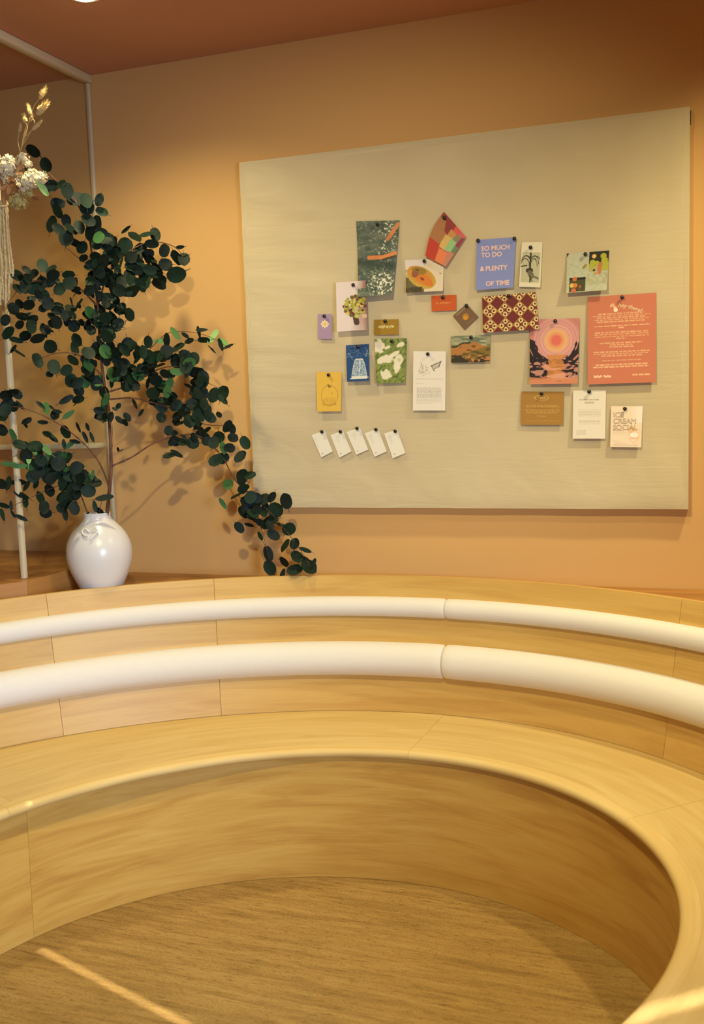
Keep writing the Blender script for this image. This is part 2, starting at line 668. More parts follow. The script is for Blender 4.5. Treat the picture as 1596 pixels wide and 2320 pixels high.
for fc in bm.faces:
    for l in fc.loops:
        l[uvl].uv = (l.vert.co.x + .3 * l.vert.co.y, l.vert.co.y if abs(fc.normal.z) > .5 else l.vert.co.z)
me = bpy.data.meshes.new('mesh'); bm.to_mesh(me); bm.free()
tag(link('display_platform', me, M['brown_wood']), 'raised brown wooden platform under the glass partition at the far left', 'platform')

# ledge that fills the corners between the backrest and the wall
verts, uv, faces = [], [], []
XL, XR, YB = PX + 0.046, 2.9, WALL_Y - 0.002
ths = [math.radians(d) for d in np.linspace(30, 143.4, 121)]
for th in ths:
    r0 = R_TOP(th) + 0.0175
    c_, s_ = math.cos(th), math.sin(th)
    cand = [(YB - CT[1]) / s_] if s_ > 1e-6 else []
    if c_ > 1e-6:
        cand.append((XR - CT[0]) / c_)
    if c_ < -1e-6:
        cand.append((XL - CT[0]) / c_)
    r1 = max(min(cand), r0 + 0.0005)
    for rr, zz in ((r0, LEDGE_Z), (r1, LEDGE_Z), (r1, LEDGE_Z - 0.03), (r0, LEDGE_Z - 0.03)):
        p = pol(rr, th, zz)
        p = (max(p[0], XL), min(p[1], YB), p[2])
        verts.append(p)
        uv.append((p[0], p[1]))
for i in range(len(ths) - 1):
    for j in range(4):
        j2 = (j + 1) % 4
        faces.append((i * 4 + j, i * 4 + j2, (i + 1) * 4 + j2, (i + 1) * 4 + j))
me = mesh(verts, faces, uv)
bm = bmesh.new(); bm.from_mesh(me); bmesh.ops.recalc_face_normals(bm, faces=bm.faces); bm.to_mesh(me); bm.free()
tag(link('corner_ledge', me, M['brown_wood']), 'brown wooden ledge behind the bench backrest that carries the white vase', 'ledge')

# ------------------------------------------------------------------ pinboard
BW, BH, BZ = 1.503, 1.22, 1.12513
board = tag(empty('pinboard', (BW / 2, WALL_Y, BZ)), 'large beige linen covered pinboard hanging on the back wall', 'pinboard')
bm = bmesh.new()
nx, nz = 60, 50
grid = {}
for i in range(nx + 1):
    for j in range(nz + 1):
        u_, w_ = i / nx, j / nz
        x = u_ * BW
        z = BZ + w_ * BH
        y = 0.0
        # slack cloth: faint pulls near the left and lower edges
        y -= 0.0024 * math.exp(-u_ * 7) * math.sin(w_ * 62 + 7 * u_ + 2.5 * math.sin(w_ * 17)) + 0.0012 * math.exp(-w_ * 8) * math.sin(u_ * 26 + w_ * 20)
        edge = min(u_, 1 - u_) * BW, min(w_, 1 - w_) * BH
        if min(edge) < 1e-6:
            y += 0.004
        grid[i, j] = bm.verts.new((x, y, z))
for i in range(nx):
    for j in range(nz):
        bm.faces.new((grid[i, j], grid[i + 1, j], grid[i + 1, j + 1], grid[i, j + 1]))
loop = [grid[i, 0] for i in range(nx + 1)] + [grid[nx, j] for j in range(1, nz + 1)] + \
       [grid[i, nz] for i in range(nx - 1, -1, -1)] + [grid[0, j] for j in range(nz - 1, 0, -1)]
backv = [bm.verts.new((v.co.x, WALL_Y - 0.001, v.co.z)) for v in loop]
for i in range(len(loop)):
    j = (i + 1) % len(loop)
    bm.faces.new((loop[i], backv[i], backv[j], loop[j]))
me = bpy.data.meshes.new('mesh')
bm.normal_update()
bm.to_mesh(me)
bm.free()
o = link('linen_cover', me, M['linen'], None, True, 60)
parent_keep(o, board)
o = box('fabric_fold', (BW + 0.0005, 0.004, BZ + BH - 0.05), (BW + 0.003, 0.02, BZ + BH - 0.012), M['ink_dark'], board)
o['label'] = 'dark folded corner'

# ------------------------------------------------------------------ prints (flat pictures painted per vertex)


def vnoise(h, w, cell, seed, ax=1.0):
    g = np.random.default_rng(seed)
    gh, gw = int(h / (cell * ax)) + 3, int(w / cell) + 3
    a = g.random((gh, gw))
    y = np.arange(h) / (cell * ax)
    x = np.arange(w) / cell
    y0, x0 = y.astype(int), x.astype(int)
    fy, fx = (y - y0)[:, None], (x - x0)[None, :]
    fy, fx = fy * fy * (3 - 2 * fy), fx * fx * (3 - 2 * fx)
    A = a[y0][:, x0]; B = a[y0][:, x0 + 1]; C = a[y0 + 1][:, x0]; D = a[y0 + 1][:, x0 + 1]
    return (A * (1 - fx) + B * fx) * (1 - fy) + (C * (1 - fx) + D * fx) * fy


class Pic:
    def __init__(self, w, h, bg):
        self.w, self.h = w, h
        self.a = np.ones((h, w, 3)) * np.array(bg, float)
        self.V, self.U = np.mgrid[0:h, 0:w].astype(float)
        self.U /= (w - 1)
        self.V /= (h - 1)
        self.asp = h / w

    def put(self, mask, c, al=1.0):
        m = np.clip(mask.astype(float), 0, 1)[..., None] * al
        self.a = self.a * (1 - m) + np.array(c, float) * m
        return self

    def ell(self, cx, cy, rx, ry, rot=0.0):
        x, y = self.U - cx, (self.V - cy) * self.asp
        c, s = math.cos(rot), math.sin(rot)
        return ((x * c + y * s) / rx) ** 2 + ((-x * s + y * c) / ry) ** 2

    def disc(self, cx, cy, r, c, ry=None, rot=0.0, al=1.0):
        return self.put(self.ell(cx, cy, r, ry or r, rot) < 1, c, al)

    def rect(self, x0, y0, x1, y1, c, al=1.0):
        return self.put((self.U > x0) & (self.U < x1) & (self.V > y0) & (self.V < y1), c, al)

    def line(self, x0, y0, x1, y1, wd, c, al=1.0):
        ax, ay, bx, by = x0, y0 * self.asp, x1, y1 * self.asp
        px, py = self.U - ax, self.V * self.asp - ay
        dx, dy = bx - ax, by - ay
        t_ = np.clip((px * dx + py * dy) / (dx * dx + dy * dy + 1e-12), 0, 1)
        return self.put(np.hypot(px - t_ * dx, py - t_ * dy) < wd, c, al)

    def poly(self, pts, c, al=1.0):
        ins = np.zeros_like(self.U, dtype=bool)
        n = len(pts)
        for i in range(n):
            x0, y0 = pts[i]
            x1, y1 = pts[(i + 1) % n]
            if y0 == y1:
                continue
            cr = ((y0 > self.V) != (y1 > self.V)) & (self.U < (x1 - x0) * (self.V - y0) / (y1 - y0) + x0)
            ins ^= cr
        return self.put(ins, c, al)

    def n(self, cell, seed, ax=1.0):
        return vnoise(self.h, self.w, cell, seed, ax)

    def textline(self, x0, x1, y, hh, c, seed, al=0.8):
        """a line of unreadably small print: short words"""
        g = np.random.default_rng(seed)
        x = x0
        while x < x1:
            wl = min(g.uniform(0.03, 0.09), x1 - x)
            self.rect(x, y - hh, x + wl, y + hh, c, al * g.uniform(0.75, 1.0))
            x += wl + 0.014
        return self


def pic_water(p):
    n1, n2, n3 = p.n(5, 1, .6), p.n(11, 2, .7), p.n(3, 3)
    p.a[:] = (104, 112, 98)
    p.put(np.clip(n2 * 1.2 - .2, 0, 1), (70, 82, 74)); p.put(np.clip((n1 - .55) * 3, 0, 1) * (n3 > .3), (134, 138, 116))
    g = np.exp(-((p.U - .75) ** 2) * 8) * .35 + np.exp(-((p.V - .85) ** 2) * 60) * .25
    p.put(np.clip((n3 + g - 1.0) * 5, 0, 1), (228, 222, 196))
    p.put(np.exp(-((p.V - .58 - .08 * (p.U - .5)) ** 2) * 160), (52, 66, 58), .8)
    p.line(.30, .485, .62, .485, .055, (208, 128, 78)); p.line(.60, .49, .97, .435, .048, (214, 138, 84)); p.line(.65, .515, .95, .475, .018, (70, 46, 34), .8)
    p.line(.78, .22, .88, .13, .05, (214, 136, 82)); p.line(.88, .13, .97, .05, .045, (214, 136, 82)); p.line(.74, .25, .80, .2, .04, (206, 124, 78))


def pic_quilt(p):
    # u runs along the top-right edge, v along the left edge
    p.a[:] = (196, 92, 74)
    S = [((0, 0), (.55, 0), (.55, .22), (0, .22), (150, 62, 62)), ((0, .12), (.30, .1), (.50, .30), (.40, .62), (0, .62), (172, 118, 76)),
         ((.22, .1), (.55, .1), (.55, .35), (.35, .3), (142, 62, 60)), ((.55, 0), (.8, 0), (.8, .14), (.55, .14), (214, 92, 84)),
         ((.8, 0), (1, 0), (1, .14), (.8, .14), (204, 104, 104)), ((.5, .14), (.72, .14), (.72, .34), (.5, .34), (198, 140, 80)),
         ((.45, .34), (.66, .30), (.64, .66), (.42, .66), (212, 176, 104)), ((.66, .3), (.86, .24), (.86, .62), (.64, .66), (150, 190, 132)),
         ((.72, .12), (.90, .12), (.88, .30), (.70, .32), (140, 132, 98)), ((.9, .1), (1, .06), (1, .38), (.87, .38), (146, 66, 82)),
         ((.86, .38), (1, .38), (1, .58), (.86, .58), (112, 132, 104)), ((0, .62), (.42, .62), (.46, 1), (0, 1), (190, 66, 50)),
         ((.46, .7), (.80, .66), (.82, 1), (.46, 1), (226, 128, 84)), ((.80, .6), (1, .58), (1, 1), (.82, 1), (194, 132, 104))]
    for s in S:
        p.poly(s[:-1], s[-1])


def pic_papaya(p):
    p.a[:] = (224, 206, 176)
    p.rect(0, 0, .5, .25, (222, 210, 204))
    p.put(np.clip((p.n(10, 5) - .3), 0, 1) * (p.V > .3) * (p.U < .25), (84, 84, 50))
    p.put((p.V > .3 + 0 * p.U) & (p.V - .45 > .55 * (p.U) - .15) & (p.U < .5) & (p.V > .55), (96, 88, 56), .9)
    p.disc(.42, .55, .42, (196, 160, 70), .26, .55); p.disc(.40, .5, .38, (206, 142, 66), .2, .6)
    p.disc(.48, .62, .30, (212, 122, 52), .11, .62); p.disc(.36, .35, .2, (150, 118, 54), .10, .2)
    p.disc(.44, .60, .06, (130, 62, 44), .03, .6); p.disc(.25, .45, .09, (150, 90, 60))
    p.disc(.31, .32, .05, (70, 60, 40), .02); p.disc(.92, .45, .03, (130, 124, 100), .015)
    p.put((p.V > .84) & (p.U < .45), (70, 62, 44), .9)
    p.put(np.clip(p.n(3, 9) - .55, 0, 1) * (p.U < .55) * (p.V > .3), (226, 180, 90), .9)


def pic_bouquet(p):
    p.a[:] = (224, 208, 204)
    p.put(np.clip((p.U - .55 - .25 * (.5 - p.V)) * 3, 0, 1) * np.clip(1.4 - p.V, 0, 1), (164, 124, 108))
    p.put(np.clip((p.U - .85) * 5, 0, 1), (116, 76, 72), .7)
    p.line(.62, .7, .66, .84, .09, (84, 60, 52)); p.disc(.92, .72, .1, (212, 176, 150), .07)
    g = np.random.default_rng(4)
    for i in range(120):
        a, r = g.uniform(0, 6.28), math.sqrt(g.random())
        c = [(176, 172, 66), (150, 150, 60), (214, 190, 82), (112, 98, 52), (200, 186, 120), (110, 50, 52)][g.integers(6)]
        p.disc(.62 + .36 * r * math.cos(a), .50 + .22 * r * math.sin(a), g.uniform(.03, .065), c)


def pic_daisycard(p):
    p.a[:] = (168, 140, 168)
    for i in range(8):
        a = i * math.pi / 4
        p.disc(.5 + .17 * math.cos(a), .40 + .17 * math.sin(a) / p.asp, .14, (236, 222, 178), .06, a)
    p.disc(.5, .40, .11, (224, 178, 84))


def pic_squiggle(bg, fg):
    def f(p):
        p.a[:] = bg
        x = p.U
        y = .47 + .07 * np.sin(x * 70) * (np.sin(x * 23) > -.5)
        p.put((np.abs(p.V - y) < .055) & (x > .17) & (x < .80) & ~((x > .45) & (x < .49)), fg)
    return f


def pic_orangecard(p):
    p.a[:] = (200, 92, 44)
    p.textline(.17, .28, .48, .06, (226, 158, 92), 3); p.textline(.33, .8, .48, .06, (226, 158, 92), 12)


def pic_diamond(p):
    p.a[:] = (120, 92, 68)
    p.disc(.5, .5, .19, (176, 120, 56)); p.disc(.54, .55, .12, (210, 146, 46))
    p.textline(.08, .13, .5, .36, (176, 154, 104), 2)
    p.rect(.10, .18, .15, .80, (170, 148, 100), .8); p.rect(.86, .2, .89, .7, (160, 134, 92), .7)


def pic_plain(bg):
    def f(p):
        p.a[:] = bg
    return f


def pic_botanical(p):
    p.a[:] = (226, 216, 188)
    p.rect(.05, .22, .92, .9, (190, 184, 152))
    k = (62, 58, 46)
    p.disc(.45, .63, .17, k, .13); p.disc(.52, .72, .13, (110, 104, 84), .22, -.5)
    p.line(.46, .24, .47, .56, .04, k)
    for cx, cy, rx, ry, lo_x, hi_x in ((.25, .47, .22, .36, .04, .46), (.22, .52, .20, .34, .04, .42), (.27, .42, .23, .26, .06, .46), (.66, .47, .20, .36, .47, .90), (.70, .42, .24, .24, .48, .92), (.64, .54, .16, .38, .47, .82)):
        e = p.ell(cx, cy, rx, ry)
        p.put((np.abs(e - 1) < .16) & (p.V < cy + .02) & (p.V > .23) & (p.U > lo_x) & (p.U < hi_x), k, .85)
    p.line(.56, .74, .86, .80, .05, (120, 112, 90)); p.line(.5, .76, .5, .89, .025, k); p.line(.48, .8, .64, .88, .02, k)
    p.line(.06, .54, .3, .52, .03, k)


def pic_tiles(p):
    p.a[:] = (112, 46, 44)
    # diagonal lattice of gold lines; alternate diamonds carry ring flowers
    W = 3.6
    U, V = p.U * W, p.V * W * p.asp
    A, B = (U + V) / 1.0, (U - V) / 1.0
    fa, fb = A - np.floor(A), B - np.floor(B)
    ia, ib = np.floor(A).astype(int), np.floor(B).astype(int)
    p.put((ia + ib) % 2 == 0, (126, 50, 46))
    p.put((np.minimum(fa, 1 - fa) < .035) | (np.minimum(fb, 1 - fb) < .035), (196, 154, 84))
    for oa, ob in ((0.24, 0.24), (0.76, 0.24), (0.24, 0.76), (0.76, 0.76)):
        d = np.hypot(fa - oa, fb - ob)
        on = ((ia + ib) % 2 == 0)
        p.put(on & (d < .21) & (d > .10), (226, 206, 140)); p.put(on & (d < .07), (60, 26, 30))


def pic_pond(p):
    p.a[:] = (186, 186, 160)
    p.put(np.clip(p.n(5, 8) - .45, 0, 1), (150, 166, 138)); p.put(np.clip(p.n(4, 18) - .55, 0, 1), (206, 198, 180))
    p.poly(((0, 0), (.06, 0), (0, .1)), (54, 46, 40))
    p.rect(.53, 0, 1, .36, (48, 44, 38)); p.put((p.U > .53) & (p.V > .30) & (p.V < .5), (172, 160, 90), .8)
    p.disc(.65, .12, .05, (224, 186, 106)); g = (172, 170, 56)
    for x, y, r in ((.87, .13, .07), (.90, .24, .08), (.93, .34, .08), (.62, .28, .07), (.72, .30, .06), (.9, .42, .07), (.6, .36, .06)):
        p.disc(x, y, r, g)
    p.line(.80, .32, .79, .54, .045, (186, 116, 82)); p.disc(.66, .47, .03, (60, 48, 38)); p.disc(.7, .55, .04, (196, 150, 80))
    p.put(np.clip(p.n(7, 4) - .35, 0, 1) * (p.U > .5) * (p.V > .55) * (p.V < .85), (158, 150, 110))
    p.disc(.43, .36, .075, (150, 132, 70), .035, -.8)
    p.rect(.07, .62, .47, .98, (74, 72, 44)); p.rect(.07, .62, .47, .68, (34, 30, 30))
    for x, y, r, c in ((.2, .66, .055, (190, 112, 62)), (.14, .82, .055, (222, 182, 88)), (.22, .82, .055, (206, 126, 60)), (.18, .95, .06, (196, 110, 76)), (.34, .86, .03, (180, 100, 66)), (.33, .92, .02, (170, 60, 66))):
        p.disc(x, y, r, c)


def pic_sunset(p):
    p.a[:] = (206, 142, 138)
    d = np.sqrt(p.ell(.54, .33, 1, 1))
    for r, c in ((.62, (196, 128, 116)), (.5, (212, 150, 146)), (.36, (220, 160, 150)), (.28, (224, 164, 138)), (.23, (226, 178, 110)), (.19, (226, 152, 110)), (.13, (220, 110, 96))):
        p.put(np.clip((r - d) * 24, 0, 1), c)
    p.put((np.sin(d * 95 + 2 * p.n(9, 3)) > .55) & (d > .26), (176, 120, 120), .35)
    # brush strokes bent round the sun at the sides, lying flat on the water below
    ang = np.arctan2((p.V - .33) * p.asp, p.U - .54)
    G = np.random.default_rng(5).random((80, 80))

    def strokes(a, b_):
        a, b_ = a % 78, b_ % 78
        a0, b0 = a.astype(int), b_.astype(int)
        fa, fb = a - a0, b_ - b0
        return (G[a0, b0] * (1 - fb) + G[a0, b0 + 1] * fb) * (1 - fa) + (G[a0 + 1, b0] * (1 - fb) + G[a0 + 1, b0 + 1] * fb) * fa
    k1 = strokes(d * 34, (ang + 4) * 5)
    side = np.clip((d - .34) * 7, 0, 1) * np.clip((p.V - .22) * 5, 0, 1)
    p.put((k1 + .35 * side > .78) & (side > .25), (150, 90, 78), .8)
    p.put((k1 + .5 * side > .74) & (side > .3), (44, 34, 40))
    k2 = strokes(p.V * 34, p.U * 5 + 11)
    wl = np.clip((p.V - .58) * 9, 0, 1)
    p.put((k2 * wl > .30), (206, 138, 118), .9)
    p.put((k2 + .6 * np.abs(p.U - .54) > .60) & (wl > .3) & (p.V < .93), (40, 32, 40))
    gl = strokes(p.V * 26 + 30, p.U * 6 + 30)
    p.put((np.abs(p.U - .54) < .10 + .14 * gl) & (p.V > .55) & (p.V < .95), (204, 134, 72), .85)
    p.put((gl > .6) & (p.V > .6), (224, 160, 136), .8)
    p.put((p.V > .88 + .05 * gl), (210, 134, 96), .85)


def pic_hills(p):
    p.a[:] = (150, 150, 118)
    p.put(np.clip(p.n(12, 6, .35) - .35, 0, 1) * 1.3, (196, 186, 146)); p.put((p.n(14, 61, .3) > .62) & (p.V < .4), (104, 114, 92), .8)
    h1 = .40 - .16 * np.exp(-((p.U - .5) ** 2) * 14) + .03 * np.sin(p.U * 17)
    p.put(p.V > h1, (176, 118, 62)); p.put((np.abs(p.V - h1) < .03) & (p.U < .5), (60, 60, 44))
    p.put((p.V > .62 - .45 * (p.U - .45)) & (p.V > h1), (132, 106, 52)); p.put((p.n(10, 14, .4) > .55) & (p.V > h1 + .1), (84, 72, 42), .8)
    p.put((p.V > .86 - .1 * np.sin(p.U * 9)) & (p.V > .75), (56, 50, 38)); p.put((p.V > .7) & (p.n(7, 5, .4) > .62) & (p.U > .3), (190, 128, 70))
    p.put((p.V > .72) & (p.U < .3) & (p.n(7, 2, .4) > .4), (60, 52, 40))


def pic_dress(p):
    p.a[:] = (38, 72, 120)
    n = np.random.default_rng(2).random(p.U.shape)
    wd = .13 + .22 * np.clip((p.V - .38) / .5, 0, 1) ** .55
    ins = (np.abs(p.U - .56) < wd) & (p.V > .38) & (p.V < .93)
    p.put(ins, (70, 116, 156)); p.put(ins & (n > .62 - .25 * p.V), (204, 206, 196), .85)
    p.put(ins & ((np.abs(np.abs(p.U - .56) - wd) < .025) | (p.V < .41) | (p.V > .86)), (218, 214, 200))
    p.line(.60, .4, .55, .9, .015, (220, 216, 204)); p.line(.16, .92, .95, .90, .02, (220, 214, 204))
    p.line(.92, .14, .86, .34, .014, (150, 172, 190), .8); p.line(.1, .22, .22, .34, .014, (150, 172, 190), .7); p.line(.22, .34, .3, .42, .012, (150, 172, 190), .6)
    p.put((n > .95) & (p.V < .36), (170, 186, 200), .8)


def pic_daisies(p):
    p.a[:] = (126, 140, 70)
    ang = (p.U + p.V * p.asp)
    p.put(np.clip(vnoise(p.h, p.w, 7, 3) * 1.6 - .6, 0, 1), (84, 104, 50)); p.put(np.sin(ang * 46 + 6 * p.n(12, 4)) > .4, (168, 168, 92), .55)
    p.put(np.clip(p.n(5, 44) - .62, 0, 1) * 2, (60, 78, 44))
    for x, y, a, b_, r in ((.12, .18, .2, .26, .4), (.36, .46, .30, .15, -.3), (.62, .36, .26, .07, -.55), (.76, .52, .17, .28, .3), (.70, .66, .12, .2, .2), (.34, .80, .22, .17, -.3), (.82, .14, .14, .08, -.5), (.4, .2, .1, .05, -.4)):
        p.put(np.clip((1 - p.ell(x, y, a, b_, r) + .9 * (p.n(6, 91) - .5)) * 3, 0, 1), (232, 222, 196), .95)
    p.disc(.78, .48, .06, (206, 196, 150)); p.disc(.14, .2, .06, (222, 200, 190)); p.disc(.7, .26, .035, (70, 78, 50), .02)


def pic_butterfly(p):
    p.a[:] = (232, 222, 208)
    g = np.random.default_rng(8)
    k = (120, 112, 100)
    for i in range(60):
        a = g.uniform(0, 6.28); r = math.sqrt(g.random())
        p.disc(.34 + .17 * r * math.cos(a), .33 + .10 * r * math.sin(a), g.uniform(.008, .02), (168, 160, 146), al=.7)
    p.poly(((.55, .25), (.85, .16), (.78, .27), (.66, .29)), (196, 188, 174)); p.line(.55, .25, .85, .17, .014, k); p.line(.85, .17, .79, .26, .018, k); p.line(.79, .26, .64, .30, .012, k)
    p.line(.56, .24, .64, .33, .014, k); p.disc(.64, .32, .03, k, .015); p.line(.24, .2, .3, .3, .01, k, .6)
    p.rect(.08, .46, .92, .467, (186, 176, 160)); p.textline(.1, .34, .54, .006, (176, 166, 150), 5)
    for i in range(13):
        p.textline(.12, .88 if i < 12 else .6, .615 + i * .022, .0055, (180, 170, 156), 40 + i)


def pic_yellow(p):
    p.a[:] = (222, 178, 74)
    k = (176, 132, 52)
    d = p.ell(.52, .60, .34, .42)
    p.put(np.abs(d - 1) < .08, k, .7); p.line(.46, .33, .56, .37, .03, (140, 104, 44)); p.line(.5, .32, .49, .40, .015, (140, 104, 44))
    for i in range(9):
        x = .24 + i * .065
        p.line(x, .70, x + .01, .84, .012, k, .65)
    p.line(.3, .68, .78, .66, .012, k, .6); p.line(.22, .84, .8, .83, .012, k, .6); p.disc(.62, .55, .03, k, al=.6)


def pic_businesswhite(p):
    p.a[:] = (232, 224, 208)
    for i in range(5):
        p.rect(.14 + i * .11, .12, .16 + i * .11, .6 - .07 * i, (206, 198, 180), .8)
    p.disc(.22, .88, .06, (170, 162, 140), .045)


def pic_coral(p):
    p.a[:] = (204, 122, 94)
    f = (238, 194, 150)
    p.disc(.415, .165, .032, (246, 226, 196), .030, .4); p.rect(.385, .135, .425, .165, (246, 226, 196)); p.line(.37, .10, .40, .135, .017, f, .75); p.disc(.35, .115, .022, f, al=.7)
    rows = [(.16, .83, .205), (.08, .92, .228), (.13, .87, .251), (.11, .90, .274), (.14, .85, .297), (.10, .92, .345), (.46, .54, .368),
            (.11, .90, .418), (.10, .90, .441), (.11, .90, .464), (.42, .56, .487), (.18, .80, .538), (.33, .66, .561), (.32, .68, .584),
            (.09, .91, .638), (.09, .90, .661), (.20, .80, .684), (.22, .78, .735), (.12, .88, .785), (.08, .90, .808)]
    for i, (a, c, y) in enumerate(rows):
        p.textline(a, c, y, .0062, f if i not in (5, 18, 19) else (250, 214, 168), 70 + i, .78)
    x = p.U
    p.put((np.abs(p.V - .915 - .007 * np.sin(x * 120)) < .012) & (x > .09) & (x < .35) & ~((x > .21) & (x < .24)), (244, 208, 170), .9)
    p.textline(.66, .92, .905, .010, f, 9, .85)


def pic_brownnote(p):
    p.a[:] = (166, 122, 58)
    p.put(np.abs(p.ell(.48, .19, .16, .055) - 1) < .16, (206, 172, 104)); p.textline(.40, .57, .19, .018, (214, 182, 116), 3)
    for i, (a, c, y) in enumerate(((.14, .86, .41), (.12, .9, .45), (.28, .68, .50), (.10, .9, .55), (.12, .9, .60), (.14, .86, .645), (.38, .6, .74), (.12, .9, .88))):
        p.textline(a, c, y, .011, (206, 174, 104) if i != 2 else (116, 80, 40), 20 + i, .6)


def pic_flyer(p):
    p.a[:] = (230, 220, 202)
    k = (168, 154, 132)
    p.textline(.20, .80, .195, .016, k, 6, .8); p.textline(.36, .64, .255, .016, k, 8, .8)
    for i in range(7):
        p.textline(.16, .86, .40 + i * .024, .006, (196, 184, 162), 30 + i, .8)
    for i in range(4):
        p.textline(.18, .84, .62 + i * .024, .006, (190, 178, 156), 50 + i, .8)
    for i in range(4):
        p.textline(.12, .40, .83 + i * .028, .007, (200, 188, 168), 60 + i, .8)


def pic_icecream(p):
    p.a[:] = (236, 214, 190)
    p.put(np.clip((p.U - .62) * 4, 0, 1) * (p.V < .4), (238, 226, 212))
    p.disc(.76, .66, .22, (236, 200, 168), .2, al=.7); p.disc(.66, .58, .10, (232, 182, 136), al=.7); p.disc(.76, .70, .13, (244, 234, 222), .08)
    p.line(.62, .80, .75, .92, .008, (226, 176, 134)); p.line(.9, .78, .75, .92, .008, (226, 176, 134)); p.line(.64, .78, .9, .78, .014, (230, 178, 138))
    for i, (a, c, y) in enumerate(((.08, .42, .60), (.08, .50, .64), (.08, .46, .68), (.08, .30, .86), (.12, .5, .905), (.08, .9, .95))):
        p.textline(a, c, y, .007, (176, 150, 118), 80 + i, .8)


def card(name, label, cat, q, paint, lift=0.008, base=0.004, bulge=None, group=None, curl=False, res=1.0):
    """a sheet of paper on the board; q = corner pixels TL, TR, BR, BL; the lower edge stands `lift` off the board"""
    y0, y1 = -base, -base - lift
    TL, TR = at_y(*q[0], y0), at_y(*q[1], y0)
    BR, BL = at_y(*q[2], y1), at_y(*q[3], y1)
    wpx = (math.dist(q[0], q[1]) + math.dist(q[3], q[2])) / 2
    hpx = (math.dist(q[0], q[3]) + math.dist(q[1], q[2])) / 2
    w, h = max(8, int(wpx * res)), max(8, int(hpx * res))
    p = Pic(w, h, (255, 255, 255))
    paint(p)
    c = lin(np.clip(p.a, 0, 254.9) / 255.0 + 1e-9)
    s = (np.arange(w) / (w - 1))[None, :, None]
    r = (np.arange(h) / (h - 1))[:, None, None]
    P = (TL * (1 - s) + TR * s) * (1 - r) + (BL * (1 - s) + BR * s) * r
    if curl:
        P[..., 1] = y0 - lift * (r[..., 0] ** 2) + 0 * s[..., 0]
    if bulge:
        bx = bulge[0]
        side = (TR - TL) / np.linalg.norm(TR - TL)
        P = P - side * (bx * (1 - s) * np.sin(np.pi * r))
    org = (TL + TR) / 2
    P = P - org
    idx = np.arange(w * h).reshape(h, w)
    F = np.stack([idx[:-1, :-1], idx[1:, :-1], idx[1:, 1:], idx[:-1, 1:]], -1).reshape(-1, 4)
    me = bpy.data.meshes.new('mesh')
    me.vertices.add(w * h)
    me.vertices.foreach_set('co', P.reshape(-1).astype(np.float32))
    me.loops.add(F.size)
    me.loops.foreach_set('vertex_index', F.reshape(-1).astype(np.int32))
    me.polygons.add(len(F))
    me.polygons.foreach_set('loop_start', np.arange(0, F.size, 4, dtype=np.int32))
    me.update(calc_edges=True)
    at = me.color_attributes.new('print', 'FLOAT_COLOR', 'POINT')
    rg = np.ones((w * h, 4), dtype=np.float32)
    rg[:, :3] = c.reshape(-1, 3)
    at.data.foreach_set('color', rg.ravel())
    o = link(name, me, M['print'])
    o.location = org
    tag(o, label, cat, group)
    ux = (TR - TL)
    uy = (BL - TL)
    o_info = (org, TL, ux, uy)
    return o, o_info


FONT_MATS = {}


def lettering(cardinfo, text, u, v, size, color, align='LEFT', bold=0.0, rot=0.0, outline=False, shear=0.0, space=1.0):
    """flat printed lettering on a sheet; u, v in 0..1 of the sheet, size as a share of the sheet's width"""
    o, (org, TL, ux, uy) = cardinfo
    W = np.linalg.norm(ux)
    ex = ux / W
    ey = -(uy - ex * uy.dot(ex))
    ey /= np.linalg.norm(ey)
    n = np.cross(ex, ey)
    cu = bpy.data.curves.new('lettering', 'FONT')
    cu.body = text
    cu.size = size * W
    cu.align_x = align
    cu.offset = bold * size * W
    cu.shear = shear
    cu.space_character = space
    cu.resolution_u = 3
    key = tuple(color)
    if key not in FONT_MATS:
        FONT_MATS[key] = new_mat('printing_ink', color, 0.7, 0.2)[0]
    if outline:
        cu.fill_mode = 'NONE'
        cu.bevel_depth = 0.017 * size * W
        cu.bevel_resolution = 0
    cu.materials.append(FONT_MATS[key])
    tmp = bpy.data.objects.new('lettering_curve', cu)
    COL.objects.link(tmp)
    dg = bpy.context.evaluated_depsgraph_get()
    me = bpy.data.meshes.new_from_object(tmp.evaluated_get(dg))
    bpy.data.objects.remove(tmp)
    bpy.data.curves.remove(cu)
    t_ = bpy.data.objects.new('lettering', me)
    COL.objects.link(t_)
    pos = TL + ux * u + uy * v + n * 0.0007 - org
    c, s = math.cos(rot), math.sin(rot)
    e1, e2 = ex * c + ey * s, -ex * s + ey * c
    t_.parent = o
    t_.matrix_parent_inverse = Matrix.Identity(4)
    t_.matrix_local = Matrix(((e1[0], e2[0], n[0], pos[0]), (e1[1], e2[1], n[1], pos[1]), (e1[2], e2[2], n[2], pos[2]), (0, 0, 0, 1)))
    return t_


# pushpin: flanged head on a short waist and a needle
v, f = lathe([(0.0004, 0.011), (0.0007, 0.0), (0.0032, 0.0), (0.0034, -0.0012), (0.0026, -0.0022), (0.0026, -0.0065), (0.0058, -0.0085), (0.0062, -0.0105), (0.0052, -0.0118), (0.0008, -0.0122)], 16)
pin_me = mesh([(a, c, b_) for a, b_, c in v], f)
bm = bmesh.new(); bm.from_mesh(pin_me); bmesh.ops.recalc_face_normals(bm, faces=bm.faces); bm.to_mesh(pin_me); bm.free()
pin_me.materials.append(M['pin'])
pin_me.shade_smooth()


def pin(px, py, holds, y=-0.005):
    p = at_y(px, py, y - 0.010)
    o = bpy.data.objects.new('push_pin', pin_me)
    COL.objects.link(o)
    o.location = (p[0], y, p[2])
    o.rotation_euler = (random.uniform(-.12, .12), 0, random.uniform(-.12, .12))
    tag(o, 'black push pin holding ' + holds, 'push pin', 'black push pins on the pinboard')


